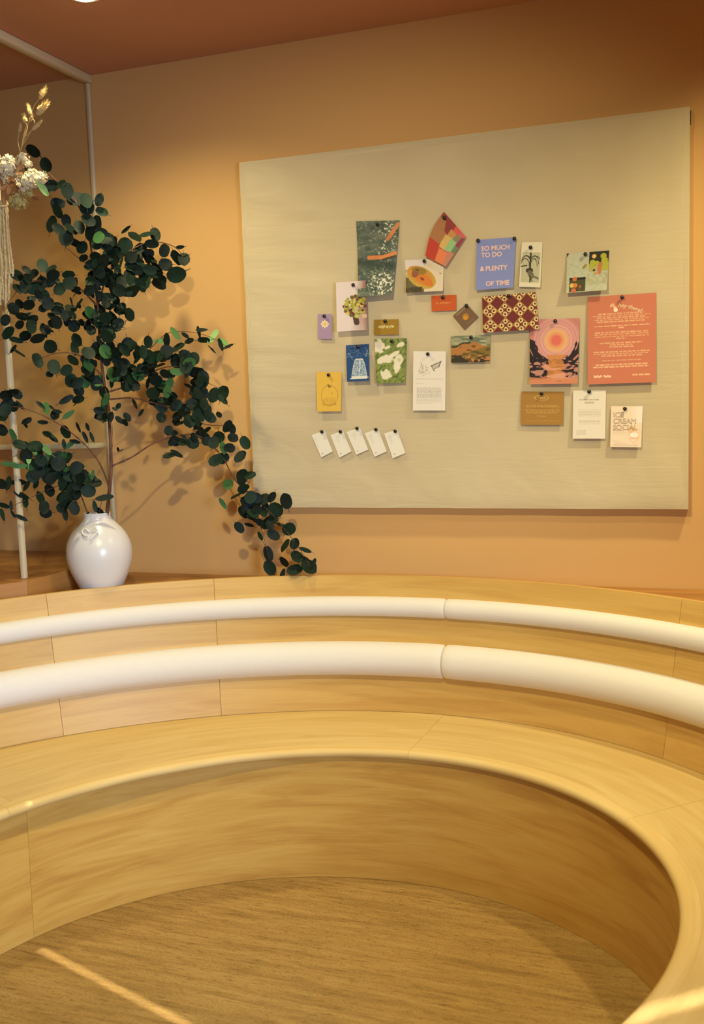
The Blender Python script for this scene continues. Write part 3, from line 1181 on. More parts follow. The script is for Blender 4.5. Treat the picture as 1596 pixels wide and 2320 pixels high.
card('photo_print', 'tall photo print of two bare arms over sparkling grey green water', 'photo', [(807, 501), (906, 499), (888, 667), (811, 673)], pic_water, 0.035, curl=True)
pin(856, 508, 'the tall photo of arms over water')
card('postcard', 'postcard of a cut orange papaya on a pale ground', 'postcard', [(917.5, 589), (1005, 586), (1004, 659), (920, 663)], pic_papaya, 0.018, curl=True)
pin(962.5, 591, 'the papaya postcard', -0.006)
card('quilt_swatch', 'colourful patchwork quilt swatch hanging by one corner', 'fabric swatch', [(1006.6, 480), (1056.8, 537), (1010, 604), (964, 580)], pic_quilt, 0.012, 0.008, bulge=(0.014,))
pin(1007.5, 493, 'the patchwork swatch', -0.009)
card('photo_print', 'photo print of a hand held yellow and green flower bouquet', 'photo', [(761.6, 640), (829.5, 635), (832.7, 747), (763.7, 751.6)], pic_bouquet, 0.010, 0.04 * 0 + 0.030)
pin(800.5, 646, 'the bouquet photo', -0.031)
card('business_card', 'small lilac card printed with one white daisy', 'card', [(720.8, 712), (752.4, 711.4), (752.4, 768), (720.3, 767.4)], pic_daisycard, 0.006)
pin(735, 716.6, 'the lilac daisy card')
card('business_card', 'small olive gold card with one line of cream script', 'card', [(848, 724.5), (903.7, 723), (903.7, 758), (848, 759)], pic_squiggle((158, 122, 42), (226, 208, 144)), 0.004)
pin(873.5, 728, 'the olive gold card')
card('business_card', 'small burnt orange card with one faint line of lettering', 'card', [(978, 670), (1034.7, 668), (1034.5, 703), (978.6, 705.4)], pic_orangecard, 0.004)
pin(1003.4, 673.5, 'the burnt orange card')
card('square_card', 'brown square card hung as a diamond, gold blot in its centre', 'card', [(1057.8, 688.6), (1085, 718.4), (1053.4, 747.3), (1026.8, 715.3)], pic_diamond, 0.004)
pin(1057.8, 693, 'the brown diamond card')
ci = card('text_card', 'blue card lettered SO MUCH TO DO & PLENTY OF TIME', 'card', [(1080.8, 543.6), (1170.4, 537), (1163, 651), (1078.7, 657.7)], pic_plain((134, 144, 200)), 0.014)
PINK = (236, 196, 190)
lettering(ci, 'SO MUCH', .12, .225, .162, PINK, bold=.03)
lettering(ci, 'TO DO', .12, .355, .162, PINK, bold=.03)
lettering(ci, '& PLENTY', .10, .625, .162, PINK, bold=.03, space=.96)
lettering(ci, 'OF TIME', .25, .925, .162, PINK, bold=.03)
pin(1083, 544.7, 'the left corner of the blue lettered card')
pin(1166.3, 540.4, 'the right corner of the blue lettered card')
card('botanical_print', 'narrow cream card with a black botanical root drawing', 'card', [(1183.3, 548.8), (1230, 548.8), (1224.9, 651.4), (1176.4, 649.6)], pic_botanical, 0.008)
pin(1203.5, 559.4, 'the narrow botanical card')
card('postcard', 'dark red postcard patterned with cream rings in gold diamonds', 'postcard', [(1093, 672), (1214, 661.7), (1221.4, 745.3), (1095, 754)], pic_tiles, 0.010, 0.010)
pin(1153.4, 669.5, 'the red patterned postcard', -0.011)
card('magazine_clipping', 'curling collage clipping of lily pads and yellow fruit', 'clipping', [(1285, 574.4), (1381.6, 566.7), (1375, 657), (1283.4, 664)], pic_pond, 0.022, curl=True)
pin(1327.8, 576.2, 'the lily pad clipping')
ci = card('poster', 'large coral sheet with a greeting and paragraphs of cream print', 'poster', [(1331.8, 673), (1488, 662.8), (1486.7, 865.8), (1332.6, 871)], pic_coral, 0.012)
for txt, u_, v_, rt in (('hey', .445, .132, -.17), ('there!', .585, .150, -.40)):
    lettering(ci, txt, u_, v_, .088, (244, 212, 170), rot=rt, bold=.01, shear=.15)
pin(1410, 674, 'the large coral sheet')
card('art_print', 'print of a pink sun setting over black and orange water', 'art print', [(1201, 723.7), (1315, 720.8), (1309, 869), (1200.4, 870.7)], pic_sunset, 0.016)
pin(1258.6, 728, 'the pink sunset print')
card('postcard', 'small landscape postcard of brown hills under a grey sky', 'postcard', [(1022.7, 761.5), (1112.9, 758.7), (1110, 820), (1023, 822)], pic_hills, 0.008)
pin(1068, 764, 'the brown hills postcard')
card('cyanotype_card', 'blue cyanotype card showing a white lace dress', 'card', [(784.2, 782), (836.6, 779.4), (837, 863), (786.7, 865)], pic_dress, 0.022)
pin(811.8, 785.5, 'the blue dress card')
card('photo_print', 'blurred photo print of white daisies in green grass', 'photo', [(848.7, 767.6), (922.6, 766.7), (918.5, 866.8), (853, 869)], pic_daisies, 0.014)
pin(888.4, 773.6, 'the white daisies photo')
card('leaflet', 'white leaflet with a butterfly sketch above small print', 'leaflet', [(937, 795.7), (1010.8, 796), (1009.5, 930), (935.6, 930)], pic_butterfly, 0.010)
pin(970, 801.8, 'the butterfly leaflet')
card('drawing_card', 'plain yellow card with a faint pencil animal drawing', 'card', [(717, 843.4), (774.6, 842.6), (773, 931.6), (719.4, 932.4)], pic_yellow, 0.012)
pin(744.5, 849.7, 'the yellow drawing card')
ORD = ['leftmost of', 'second from left of', 'middle one of', 'fourth from left of', 'rightmost of']
FIVE = [([(706.5, 986), (735, 975), (754, 1022.7), (728, 1036.4)], (730, 978.4)), ([(749, 986), (776.6, 975), (796.5, 1022.7), (769, 1037)], (771.6, 977.6)),
        ([(785, 978.7), (815.3, 968.6), (834.7, 1018.4), (807.4, 1030.6)], (809.4, 971)), ([(826.8, 981.6), (857, 970.8), (876.5, 1022.7), (849, 1035)], (851.9, 973.3)),
        ([(870.8, 982.3), (900.3, 973), (919, 1026.3), (890.2, 1038.5)], (896.3, 976.7))]
for w_, (q, pp) in zip(ORD, FIVE):
    card('business_card', 'white tilted business card, %s the five in the row' % w_, 'card', q, pic_businesswhite, 0.005, group='row of five white business cards')
    pin(pp[0], pp[1], 'the %s the five white cards' % w_)
card('notice_card', 'golden brown notice with an oval heading and pale print', 'notice', [(1181.7, 887), (1278.6, 887.5), (1277, 962.7), (1180.3, 962.7)], pic_brownnote, 0.006)
pin(1228.3, 891.3, 'the golden brown notice')
card('flyer', 'white flyer of small grey print below the coral sheet', 'flyer', [(1299.3, 884.7), (1374, 884), (1372, 993.7), (1298.4, 993.7)], pic_flyer, 0.010)
pin(1335.4, 887.7, 'the white small print flyer')
ci = card('flyer', 'pale peach flyer headed ICE CREAM SOCIAL', 'flyer', [(1385.2, 920.4), (1457.2, 920.4), (1453.5, 1013.5), (1383.4, 1012.5)], pic_icecream, 0.012)
for i, txt in enumerate(('ICE', 'CREAM', 'SOCIAL')):
    lettering(ci, txt, .07, .27 + .155 * i, .235, (178, 156, 122), outline=True, space=1.0 if i == 0 else .95)
pin(1416.8, 926.6, 'the ice cream flyer')

# ------------------------------------------------------------------ vase
VP = None
for py_ in np.arange(1346, 1300, -0.25):   # stand it just clear of the backrest
    VP = at_z(231, py_, LEDGE_Z)
    if math.hypot(VP[0] - CT[0], VP[1] - CT[1]) > R_TOP(math.atan2(VP[1] - CT[1], VP[0] - CT[0])) + 0.018 + 0.070:
        break
VS = 146 * float(np.dot(VP - CAM, FWD)) / FPX / 0.2
prof = [(0.056, 0.0), (0.060, 0.003), (0.070, 0.025), (0.086, 0.060), (0.097, 0.095), (0.100, 0.125), (0.096, 0.155), (0.083, 0.185), (0.064, 0.208),
        (0.050, 0.222), (0.0435, 0.230), (0.0405, 0.240), (0.0415, 0.249), (0.0395, 0.250), (0.036, 0.245), (0.037, 0.232), (0.060, 0.195), (0.088, 0.13), (0.06, 0.03), (0.01, 0.012)]


def dense(pr, n=4):
    pts = smooth_path([np.array([a, 0, c]) for a, c in pr], n)
    return [(max(q[0], 0.001), q[2]) for q in pts]


v, f = lathe([(a * VS, c * VS * 0.985) for a, c in dense(prof)], 56)
vase = link('vase', mesh(v, f), M['vase'], None, True, 60)
vase.location = (VP[0], VP[1], LEDGE_Z + 0.0005)
tag(vase, 'round white glazed ceramic vase with a narrow neck on the ledge', 'vase')
# small modelled bow on the shoulder, in front
bow = []
ff = []
for s_ in (-1, 1):
    pts = [np.array([0.004 * s_, 0, 0.0]), np.array([0.022 * s_, -0.006, 0.016]), np.array([0.034 * s_, -0.004, 0.004]), np.array([0.024 * s_, -0.003, -0.014]), np.array([0.006 * s_, -0.004, -0.022 - 0.014 * (s_ > 0)])]
    a_, b_ = tube_mesh(smooth_path(pts, 5), [0.0042] * 21, 8)
    ff += [tuple(i + len(bow) for i in fc) for fc in b_]
    bow += a_
bw = link('bow_relief', mesh(bow, ff), M['vase'], vase, True, 60)
bw.scale = (0.8, 0.6, 0.8)
bw.location = (0.004 + 0.020, -0.074 * VS, 0.196 * VS)
bw.rotation_euler = (math.radians(-38), 0, 0.25)
bw['label'] = 'small raised bow'

# ------------------------------------------------------------------ leafy branches
YT = float(VP[1])


def leaf_mesh(kind, seed):
    g = random.Random(seed)
    n = 12
    verts = [(0, 0.0, 0)]
    L, Wd = 1.0, (0.88 if kind == 0 else 0.42)
    ring = []
    for i in range(n):
        a = 2 * math.pi * i / n
        x = Wd / 2 * math.sin(a) * (1 + 0.06 * g.uniform(-1, 1))
        y = L / 2 - L / 2 * math.cos(a)
        fold = 0.16 * abs(x) + 0.10 * (y - .5) ** 2 * g.uniform(.5, 1.6)
        ring.append((x, y, fold + 0.03 * g.uniform(-1, 1)))
    mid = [(0, L * 0.33, 0.0), (0, L * 0.67, 0.0)]
    verts = ring + mid
    a, b_ = n, n + 1
    faces = []
    half = n // 2
    for i in range(n):
        j = (i + 1) % n
        m_ = a if (verts[i][1] + verts[j][1]) / 2 < L * 0.5 else b_
        faces.append((i, j, m_))
    for i in range(n):
        j = (i + 1) % n
        mi = a if (verts[(i - 1) % n][1] + verts[i][1]) / 2 < L * .5 else b_
        mj = a if (verts[i][1] + verts[j][1]) / 2 < L * .5 else b_
        if mi != mj:
            faces.append((i, mj, mi))
    # petiole
    k = len(verts)
    verts += [(-0.02, 0.02, 0.0), (0.02, 0.02, 0.0), (0.012, -0.26, -0.02), (-0.012, -0.26, -0.02)]
    faces.append((k, k + 1, k + 2, k + 3))
    me = mesh(verts, faces)
    bm = bmesh.new(); bm.from_mesh(me); bmesh.ops.recalc_face_normals(bm, faces=bm.faces); bm.to_mesh(me); bm.free()
    me.shade_smooth()
    return me


LEAVES = {}
for mk in ('leaf', 'leaf_mid', 'leaf_light'):
    for kd in (0, 1):
        LEAVES[mk, kd] = []
        for s_ in range(5):
            me = leaf_mesh(kd, 100 * kd + s_)
            me.materials.append(M[mk])
            LEAVES[mk, kd].append(me)


def depth_of(px, py):
    return YT


def add_leaf(parent, px, py, Y, rpx, kd, mk, store):
    """leaf whose blade centre sits behind pixel px, py at depth Y; rpx = blade half-length in photo pixels"""
    P = at_y(px, py, Y)
    dist = float(np.dot(P - CAM, FWD))
    L = 2.35 * rpx * dist / FPX
    # blade normal roughly towards the viewer and up
    tocam = Vector(CAM - P).normalized()
    nrm = (tocam + Vector((random.gauss(0, .55), random.gauss(0, .3), random.gauss(.15, .55)))).normalized()
    ang = random.uniform(0, 2 * math.pi)
    if kd == 1:
        ang = random.gauss(math.pi * .62, .7)
    # growth direction: mostly hanging outwards
    d = Vector((math.cos(ang), -.1, math.sin(ang) - .25))
    yv = (d - nrm * d.dot(nrm)).normalized()
    xv = yv.cross(nrm)
    Mx = Matrix((xv, yv, nrm)).transposed()
    base = Vector(P) - yv * (L / 2)
    Mx = Mx @ Matrix.Diagonal((random.uniform(.72, 1.08), 1, 1))
    store.append((L, Mx, base, mk, kd))


def build_leaves(parent, store, limit=300):
    store.sort(key=lambda s: -s[0])
    rest_v, rest_f = [], []
    for i, (L, Mx, base, mk, kd) in enumerate(store):
        me = random.choice(LEAVES[mk, kd])
        if i < limit:
            o = bpy.data.objects.new('leaf', me)
            COL.objects.link(o)
            o.parent = parent
            o.matrix_local = Matrix.Translation(base - Vector(parent.location)) @ (Mx.to_4x4() @ Matrix.Scale(L, 4))
        else:
            k = len(rest_v)
            for vv in me.vertices:
                rest_v.append(base - Vector(parent.location) + Mx @ (vv.co * L))
            rest_f += [tuple(k + q for q in pl.vertices) for pl in me.polygons]
    if rest_v:
        o = link('foliage', mesh(rest_v, rest_f), M['leaf'], parent)
        o['kind'] = 'stuff'
        o['label'] = 'smaller leaves between the others'


def twig(parent, pts, r0, r1, name='twig'):
    P = [at_y(a, c, Y) for a, c, Y in pts]
    path = smooth_path(P, 6)
    rad = [r0 + (r1 - r0) * i / (len(path) - 1) for i in range(len(path))]
    v, f = tube_mesh([p - np.array(parent.location) for p in path], rad, 7)
    return link(name, mesh(v, f), M['bark'], parent, True, 60)


def along(pts, s):
    """interpolate depth along a twig by pixel position"""
    best, bd = None, 1e9
    for (x0, y0, Y0), (x1, y1, Y1) in zip(pts[:-1], pts[1:]):
        dx, dy = x1 - x0, y1 - y0
        t_ = max(0, min(1, ((s[0] - x0) * dx + (s[1] - y0) * dy) / (dx * dx + dy * dy + 1e-9)))
        d = math.hypot(x0 + t_ * dx - s[0], y0 + t_ * dy - s[1])
        if d < bd:
            bd, best = d, Y0 + t_ * (Y1 - Y0)
    return best, bd


branch = tag(empty('leafy_branch', (float(VP[0]) + .01, YT, LEDGE_Z + 0.27)), 'tall forked branch of round dark green leaves rising from the vase', 'branch')
MAIN = [[(240, 1190, YT), (246, 1130, YT), (252, 1060, YT + .01), (248, 960, YT + .02), (238, 880, YT + .02), (228, 800, YT + .02), (222, 700, YT + .02), (212, 610, YT), (203, 540, YT - .03), (185, 480, YT - .05), (150, 430, YT - .07), (103, 385, YT - .08), (78, 345, YT - .09)],
        [(222, 690, YT + .02), (250, 610, YT + .07), (300, 565, YT + .12), (350, 548, YT + .16), (400, 562, YT + .19), (424, 600, YT + .2)],
        [(218, 690, YT), (175, 650, YT - .07), (120, 640, YT - .15), (60, 640, YT - .24), (15, 690, YT - .27)],
        [(232, 850, YT), (180, 805, YT - .08), (130, 800, YT - .13), (85, 815, YT - .17)],
        [(240, 890, YT + .02), (300, 870, YT + .08), (350, 840, YT + .14), (400, 830, YT + .17), (445, 850, YT + .2)],
        [(244, 905, YT + .02), (300, 902, YT + .08), (345, 912, YT + .12), (400, 930, YT + .16), (460, 960, YT + .2), (520, 965, YT + .22)],
        [(253, 1056, YT + .01), (300, 1035, YT + .05), (350, 1003, YT + .1), (400, 988, YT + .14), (450, 988, YT + .18), (500, 1030, YT + .21), (535, 1090, YT + .22), (580, 1130, YT + .24), (630, 1180, YT + .25), (680, 1245, YT + .26), (705, 1285, YT + .265)],
        [(249, 1128, YT), (243, 1090, YT - .02), (220, 1040, YT - .05), (185, 1000, YT - .09), (140, 965, YT - .14), (90, 938, YT - .19), (40, 922, YT - .24), (5, 925, YT - .27)],
        [(340, 790, YT + .12), (380, 755, YT + .15), (430, 752, YT + .17), (480, 765, YT + .18), (522, 790, YT + .19)],
        [(236, 870, YT + .01), (250, 930, YT + .0), (256, 1000, YT + .0), (251, 1020, YT + .01)],
        [(222, 760, YT), (255, 740, YT + .03), (280, 700, YT + .07)], [(212, 610, YT), (150, 560, YT - .05), (120, 510, YT - .07)],
        [(565, 1120, YT + .235), (590, 1190, YT + .245), (612, 1270, YT + .25)], [(440, 865, YT + .19), (470, 868, YT + .21), (500, 880, YT + .22)]]
RAD = [(0.0068, 0.0012)] + [(0.0034, 0.0009)] * 7 + [(0.0016, 0.0006)] * 6
for pts, (a, c) in zip(MAIN, RAD):
    twig(branch, pts, a, c)

low = tag(empty('low_branch', (float(VP[0]) - .02, YT - .01, LEDGE_Z + 0.27)), 'short low branch of dark leaves spreading left over the vase rim', 'branch')
LOW = [[(212, 1190, YT), (196, 1155, YT - .02), (178, 1112, YT - .05), (150, 1080, YT - .08), (110, 1050, YT - .12), (60, 1030, YT - .2), (10, 1040, YT - .26)],
       [(165, 1095, YT - .06), (120, 1105, YT - .11), (60, 1132, YT - .19), (0, 1160, YT - .27)],
       [(178, 1112, YT - .05), (150, 1130, YT - .08), (140, 1165, YT - .1)], [(218, 1190, YT), (226, 1155, YT - .02), (234, 1120, YT - .03)]]
for i, pts in enumerate(LOW):
    twig(low, pts, 0.0028 if i == 0 else 0.0016, 0.0007)


def depth(tw, x, y):
    return min((along(p, (x, y)) for p in tw), key=lambda q: q[1])[0]


S1, S2 = [], []


def put(store, tw, lst, kd=0, mk='leaf', jit=0.025):
    for it in lst:
        x, y = it[0], it[1]
        r = it[2] if len(it) > 2 else (12.5 if kd == 0 else 13)
        add_leaf(None, x, y, depth(tw, x, y) + random.uniform(-jit, jit * .5), r, kd, mk, store)


# single leaves that stand clear of the mass, main branch
put(S1, MAIN, [(76, 341, 15), (105, 373, 14), (118, 420), (140, 418), (152, 432, 16), (172, 452, 18), (128, 462), (195, 455, 16), (197, 470, 15), (225, 453, 13), (231, 480, 13), (118, 508, 17), (133, 520, 15),
               (150, 500), (160, 520, 15), (180, 515, 15), (200, 500, 15), (217, 505, 16), (150, 540, 16), (170, 548, 14), (205, 530, 16), (228, 535, 17), (243, 548, 18), (185, 560, 13), (190, 585, 11), (255, 575, 17),
               (283, 557, 17), (305, 537, 15), (333, 533, 15), (352, 532, 15), (344, 552, 14), (318, 565, 14), (335, 575, 13), (372, 568, 14), (402, 583, 17), (417, 588, 15), (400, 622, 20), (375, 600, 14), (352, 615, 15), (360, 645, 16),
               (330, 640, 15), (300, 655, 16), (287, 722, 15), (275, 700, 15), (232, 602, 12)])
put(S1, MAIN, [(130, 478, 20), (104, 395, 7), (408, 560, 10), (285, 520, 12)], 1)
put(S1, MAIN, [(137, 462, 10), (105, 430, 11)], 0, 'leaf_mid')
put(S1, MAIN, [(96, 602, 15), (38, 625, 14), (60, 612, 11), (75, 622, 13), (117, 612, 13), (58, 648, 16), (40, 655), (78, 655, 15), (95, 640), (112, 640), (135, 655, 15), (157, 642, 15), (155, 622, 13), (100, 672, 14),
               (65, 690, 14), (30, 700, 13), (20, 755, 16), (12, 725, 12), (50, 715, 14), (70, 740, 14), (85, 765, 16), (58, 760, 14), (45, 735, 12), (128, 730, 14), (100, 745, 13), (130, 700, 13), (160, 700, 14), (180, 690, 14),
               (165, 735, 13), (175, 770, 15), (168, 790, 14), (115, 785, 14), (85, 817, 16), (122, 832, 16), (113, 848, 9), (150, 838, 13), (166, 815, 14), (160, 862, 14), (175, 868, 13), (200, 800, 15), (210, 830, 14), (178, 885, 12), (205, 855, 13)])
put(S1, MAIN, [(42, 800, 17), (37, 770, 14), (150, 905, 16), (177, 912, 15), (30, 790, 10)], 1)
# right hand mass
put(S1, MAIN, [(405, 788, 15), (440, 812, 13), (445, 843, 18), (378, 795, 13), (420, 808, 15), (335, 775, 13), (340, 808, 16), (365, 810, 16), (460, 855, 14), (485, 895, 16), (506, 892, 16), (455, 890, 16), (440, 915, 15), (465, 925, 14),
               (475, 945, 15), (496, 940, 7), (515, 965, 14), (525, 972, 11), (430, 955, 14), (385, 1033, 14), (415, 1003, 14), (437, 1004, 13), (460, 985, 15), (495, 990, 15), (485, 1003, 13), (490, 1043, 16), (505, 1038, 14), (528, 992, 11),
               (556, 1003, 14), (545, 1035, 15), (548, 1080, 17), (566, 1078, 13), (555, 1110, 15), (535, 1125, 12), (560, 1140, 16), (552, 1160, 15), (580, 1128, 14), (600, 1132, 14), (616, 1126, 12), (648, 1135, 17), (625, 1155, 16),
               (597, 1160, 14), (575, 1175, 13), (542, 1195, 13), (615, 1180, 15), (620, 1212, 14), (597, 1190, 9), (655, 1198, 15), (648, 1237, 15), (668, 1232, 12), (607, 1255, 16), (612, 1286, 16), (645, 1272, 13), (673, 1262, 16), (668, 1292, 16), (700, 1285, 18), (690, 1268, 11)])
put(S1, MAIN, [(400, 1028, 14), (305, 915, 11), (637, 1190, 13), (590, 1215, 12), (692, 1246, 14), (640, 1301, 12), (505, 905, 13), (565, 1190, 12), (711, 1275, 12), (320, 935, 9)], 1)
put(S1, MAIN, [(260, 927, 6), (268, 920, 7), (288, 945, 10), (270, 952, 10), (284, 957, 8), (520, 1015, 12), (505, 1015, 13), (470, 1000, 12), (600, 1145, 12)], 0, 'leaf_mid')
put(S1, MAIN, [(517, 1098, 13)], 0, 'leaf_mid')
put(S1, MAIN, [(505, 1141, 13)], 1, 'leaf_mid')
put(S1, MAIN, [(397, 755, 17), (420, 760, 9), (457, 748, 12), (483, 763, 17), (505, 775, 15), (518, 785, 11), (480, 792, 11), (363, 772, 15), (420, 582 + 0, 9)], 1, 'leaf_light')
put(S1, MAIN, [(430, 773, 16), (463, 770, 18), (500, 781, 13), (450, 752, 12), (378, 770, 15)], 1)
put(S1, MAIN, [(225, 930, 11), (238, 925, 13), (232, 945, 12), (250, 945, 11), (222, 942, 9), (240, 955, 10)], 0, 'leaf_mid')
put(S1, MAIN, [(235, 888, 12), (240, 905, 14), (275, 1021, 5), (268, 1018, 5)], 0, 'leaf_mid')
# arching left twig
put(S1, MAIN, [(92, 918, 13), (105, 925, 15), (118, 925, 10), (45, 918, 11), (155, 940, 15), (130, 932, 9), (97, 957, 11), (178, 968, 12), (198, 967, 10), (120, 993, 12), (145, 1006, 10), (160, 1006, 13), (170, 1000, 11), (193, 990, 12), (208, 990, 11)], 1, 'leaf_mid')
put(S1, MAIN, [(30, 887, 13), (15, 897, 16), (38, 893, 12), (15, 915, 15), (30, 922, 13), (5, 945, 16), (12, 930, 14), (2, 975, 14), (60, 953, 11), (125, 940, 11), (105, 985, 11), (150, 978, 14), (58, 960, 9), (178, 905, 13)])
# lower left branch
put(S2, LOW, [(45, 1008, 14), (62, 1018, 14), (80, 1012, 15), (58, 1032, 14), (90, 1028, 14), (72, 1048, 15), (85, 1070, 15), (75, 1078, 14), (105, 1060, 15), (120, 1040, 16), (132, 1050, 16), (150, 1040, 15), (140, 1070, 15), (158, 1075, 15),
              (118, 1080, 14), (165, 1095, 16), (172, 1060, 14), (178, 1078, 14), (205, 1088, 13), (216, 1095, 13), (200, 1112, 15), (180, 1108, 15), (112, 1112, 14), (90, 1128, 14), (100, 1150, 15), (104, 1162, 12), (146, 1130, 15), (158, 1145, 16), (168, 1152, 14), (140, 1150, 12), (2, 1095, 13), (170, 1120, 13)])
put(S2, LOW, [(18, 1094, 17), (40, 1092, 18), (60, 1100, 14), (82, 1098, 14), (48, 1122, 17), (58, 1138, 15), (8, 1145, 15), (25, 1146, 11), (5, 1166, 13), (48, 1173, 14), (237, 1128, 18), (148, 1165, 13), (215, 1147, 12), (197, 1163, 11), (225, 1158, 14), (238, 1165, 10), (30, 1165, 8)], 1)
put(S2, LOW, [(22, 1052, 16), (45, 1056, 15), (3, 1055, 10), (30, 985, 14), (115, 985, 12), (210, 1076, 11), (205, 1082, 12), (155, 1062, 13), (108, 1030, 13)], 1, 'leaf_mid')
put(S2, LOW, [(82, 1030, 16), (105, 1018, 16), (65, 1033, 17), (95, 1045, 10)], 1, 'leaf_light')


def fill(store, tw, poly, n, r=(10, 14), mid=.18, jit=.04):
    xs, ys = [p[0] for p in poly], [p[1] for p in poly]
    k = 0
    while k < n:
        x, y = random.uniform(min(xs), max(xs)), random.uniform(min(ys), max(ys))
        ins = False
        for i in range(len(poly)):
            (x0, y0), (x1, y1) = poly[i], poly[(i + 1) % len(poly)]
            if (y0 > y) != (y1 > y) and x < (x1 - x0) * (y - y0) / (y1 - y0) + x0:
                ins = not ins
        if ins:
            put(store, tw, [(x, y, random.uniform(*r))], 0 if random.random() < .82 else 1, 'leaf_mid' if random.random() < mid else 'leaf', jit)
            k += 1


fill(S1, MAIN, [(215, 520), (250, 540), (300, 570), (368, 590), (372, 630), (330, 650), (290, 670), (295, 715), (262, 750), (270, 780), (225, 790), (205, 700), (195, 640), (205, 560)], 125, (11, 15), .07)
fill(S1, MAIN, [(40, 620), (110, 615), (170, 640), (205, 700), (215, 760), (170, 740), (100, 760), (60, 740), (40, 690)], 48, (9, 13), .2)
fill(S1, MAIN, [(185, 790), (280, 775), (390, 790), (450, 820), (465, 870), (478, 930), (440, 965), (395, 960), (340, 945), (322, 900), (285, 880), (190, 870)], 125, (10, 15), .25)
fill(S1, MAIN, [(350, 950), (400, 955), (470, 965), (480, 1000), (440, 1000), (380, 1005), (340, 975)], 12, (9, 12), .35)
fill(S1, MAIN, [(540, 1100), (580, 1120), (650, 1180), (640, 1210), (580, 1190), (545, 1160)], 10, (10, 14), .2)
fill(S2, LOW, [(50, 1000), (100, 1015), (150, 1035), (185, 1060), (195, 1110), (170, 1150), (140, 1140), (110, 1090), (60, 1050)], 36, (10, 14), .12)
build_leaves(branch, S1, 300)
build_leaves(low, S2, 300)

# ------------------------------------------------------------------ dried flower bunch hanging from the post
YF = -0.585
bq = at_y(25, 470, YF)
bunch = tag(empty('dried_flower_bunch', bq), 'dried bunch of cream hydrangea and grass tied with raffia on the post', 'dried flowers')


def bpt(px, py, dy=0.0):
    return at_y(px, py, YF + dy) - bq


MPP = float(np.dot(at_y(25, 400, YF) - CAM, FWD)) / FPX


def petal_ball(name, px, py, rpx, n, mat, dy=0.0, seed=0, sq=.85):
    g = np.random.default_rng(seed)
    c = bpt(px, py, dy)
    R = rpx * MPP
    vv, ff = [], []
    for i in range(n):
        d = g.normal(size=3)
        d /= np.linalg.norm(d)
        rr = R * (0.75 + .3 * g.random()) * np.array([1, 1, sq])
        p = c + d * rr
        nn = d + g.normal(size=3) * .5
        nn /= np.linalg.norm(nn)
        a = np.cross(nn, g.normal(size=3))
        a /= np.linalg.norm(a)
        b_ = np.cross(nn, a)
        s = R * .17 * (0.7 + .6 * g.random())
        for q in range(4):
            w = q * math.pi / 2
            e1 = math.cos(w) * a + math.sin(w) * b_
            e2 = -math.sin(w) * a + math.cos(w) * b_
            k = len(vv)
            vv += [p, p + s * (e1 * .7 + e2 * .5) + nn * s * .15, p + s * e1 * 1.25 + nn * s * .4, p + s * (e1 * .7 - e2 * .5) + nn * s * .15]
            ff.append((k, k + 1, k + 2, k + 3))
    # inner core so that the head is full
    k = len(vv)
    core, cf = lathe([(R * .62 * math.sin(w), -R * .62 * sq * math.cos(w)) for w in np.linspace(.05, math.pi - .05, 8)], 10)
    vv += [c + np.array(x) for x in core]
    ff += [tuple(k + i for i in fc) for fc in cf]
    return link(name, mesh(vv, ff), mat, bunch)


for i, (x, y, r, nn, mk, dy) in enumerate(((16, 378, 25, 90, 'cream_flower', -.01), (-12, 395, 20, 60, 'cream_flower', 0), (52, 358, 12, 36, 'cream_flower', .01), (62, 372, 10, 26, 'cream_flower', .015), (76, 405, 20, 70, 'cream_flower', -.01), (58, 412, 18, 60, 'cream_flower', -.02),
                                           (94, 400, 13, 34, 'cream_flower', .0), (52, 430, 9, 24, 'cream_flower', -.02), (68, 440, 11, 30, 'olive_flower', 0), (40, 455, 18, 60, 'olive_flower', -.01), (2, 405, 16, 40, 'cream_flower', .02))):
    petal_ball('flower_head', x, y, r * 1.15, int(nn * 1.4), M[mk], dy, 50 + i)['label'] = 'cream dried hydrangea head' if mk == 'cream_flower' else 'olive dried flower head'


def grass(px, py, tx, ty, L, dy, seed):
    """one bunny-tail grass head whose tip points from (px,py) to (tx,ty), with bristles"""
    g = np.random.default_rng(seed)
    a, b_ = bpt(px, py, dy), bpt(tx, ty, dy)
    ax = (b_ - a)
    H = np.linalg.norm(ax)
    ax /= H
    s = np.cross(ax, [0, 1, 0]); s /= np.linalg.norm(s)
    t_ = np.cross(ax, s)
    vv, ff = [], []
    prof = [(.05, 0), (.75, .12), (1, .35), (.85, .6), (.45, .85), (.04, 1)]
    R = L * MPP
    for r, h in prof:
        for k in range(8):
            w = k * math.pi / 4
            vv.append(a + ax * h * H + R * r * (math.cos(w) * s + math.sin(w) * t_))
    for i in range(len(prof) - 1):
        for k in range(8):
            ff.append((i * 8 + k, i * 8 + (k + 1) % 8, (i + 1) * 8 + (k + 1) % 8, (i + 1) * 8 + k))
    for i in range(90):
        h = g.random() ** .8
        w = g.uniform(0, 6.28)
        r = np.interp(h, [q[1] for q in prof], [q[0] for q in prof])
        d = math.cos(w) * s + math.sin(w) * t_
        p = a + ax * h * H + R * r * d * .9
        tip = p + ax * R * 1.1 + d * R * .55
        o_ = np.cross(ax, d) * R * .07
        k = len(vv)
        vv += [p - o_, p + o_, tip]
        ff.append((k, k + 1, k + 2))
    link('grass_head', mesh(vv, ff), M['grass_head'], bunch)
    root = bpt(38, 372, 0)
    mid = a - ax * H * .9
    path = smooth_path([a, mid, bpt(48, 335, dy * .5) if ty < 280 else bpt(44, 345, dy * .5), root], 6)
    v_, f_ = tube_mesh(path, [0.0011] * len(path), 6)
    link('grass_stem', mesh(v_, f_), M['grass_head'], bunch, True)


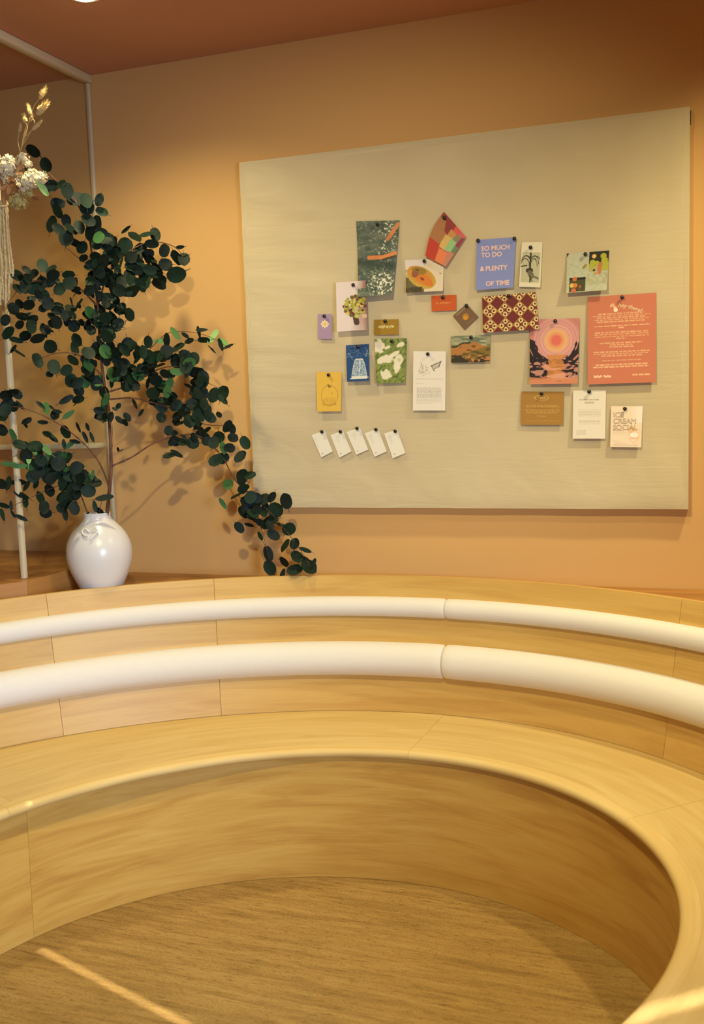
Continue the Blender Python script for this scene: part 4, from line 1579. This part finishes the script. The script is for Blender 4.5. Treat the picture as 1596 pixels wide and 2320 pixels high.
for i, (a, b_, c, d, L, dy) in enumerate(((88, 225, 104, 198, 6, .01), (82, 260, 107, 232, 8.5, -.005), (70, 262, 62, 238, 6, .005), (58, 278, 54, 262, 7, .0), (66, 276, 74, 258, 5, .01), (72, 295, 93, 273, 5, .0), (43, 300, 46, 280, 4.5, .01))):
    grass(a, b_, c, d, L, dy, 90 + i)
# dry leaves, a fresh green one, raffia tails
g = np.random.default_rng(5)
for i, (x, y, r, mk) in enumerate(((47, 378, 10, 'dry_leaf'), (44, 392, 8, 'dry_leaf'), (28, 405, 9, 'dry_leaf'), (8, 425, 10, 'dry_leaf'), (20, 430, 11, 'dry_leaf'), (30, 440, 9, 'dry_leaf'), (12, 440, 9, 'dry_leaf'), (40, 428, 10, 'dry_leaf'), (3, 412, 9, 'dry_leaf'),
                                   (80, 450, 9, 'dry_leaf'), (86, 440, 8, 'dry_leaf'), (25, 418, 10, 'dry_leaf'), (98, 428, 18, 'leaf_light'), (10, 455, 9, 'dry_leaf'), (60, 385, 7, 'leaf'))):
    P = at_y(x, y, YF - .02 + .01 * g.random())
    L = 2 * r * MPP
    me = (LEAVES['leaf_light', 1][i % 5] if mk == 'leaf_light' else LEAVES['leaf', 1][i % 5].copy())
    if mk == 'dry_leaf':
        me.materials.clear(); me.materials.append(M['dry_leaf'])
    o = bpy.data.objects.new('dried_leaf' if mk == 'dry_leaf' else 'green_leaf', me)
    COL.objects.link(o)
    nrm = (Vector(CAM - P).normalized() + Vector(g.normal(size=3) * .3)).normalized()
    ang = g.uniform(0, 6.28) if mk == 'dry_leaf' else -.9
    d = Vector((math.cos(ang), 0, math.sin(ang)))
    yv = (d - nrm * d.dot(nrm)).normalized()
    Mx = Matrix((yv.cross(nrm), yv, nrm)).transposed()
    o.parent = bunch
    o.matrix_local = Matrix.Translation(Vector(P - bq) - yv * L / 2) @ (Mx.to_4x4() @ Matrix.Scale(L, 4))
for i in range(13):
    x0 = -6 + i * 1.7
    x1 = -10 + i * 3.2
    ye = 655 + 60 * ((i * 7) % 5) / 5 - (60 if i > 10 else 0)
    pts = [bpt(x0, 455, -.004 * (i % 3)), bpt((x0 + x1) / 2 + 2 * math.sin(i), 540, -.01 - .004 * (i % 4)), bpt(x1 + math.cos(i * 2) * 2, 610, -.01 - .003 * (i % 3)), bpt(x1 - 1 + math.sin(i * 3) * 2, ye, -.006)]
    path = smooth_path(pts, 16)
    rad = [(0.0043 + .0004 * math.sin(i)) * (1 + .28 * math.sin(k * 2.2 + i)) for k in range(len(path))]
    v_, f_ = tube_mesh(path, rad, 6)
    link('raffia_strand', mesh(v_, f_), M['raffia'], bunch, True, 70)
v_, f_ = tube_mesh([bpt(2 + 16 * math.cos(w), 462 + 6 * math.sin(w), -.02 * math.sin(w)) for w in np.linspace(0, 6.0, 18)], [0.003] * 18, 6)
link('tie', mesh(v_, f_), M['raffia'], bunch, True)
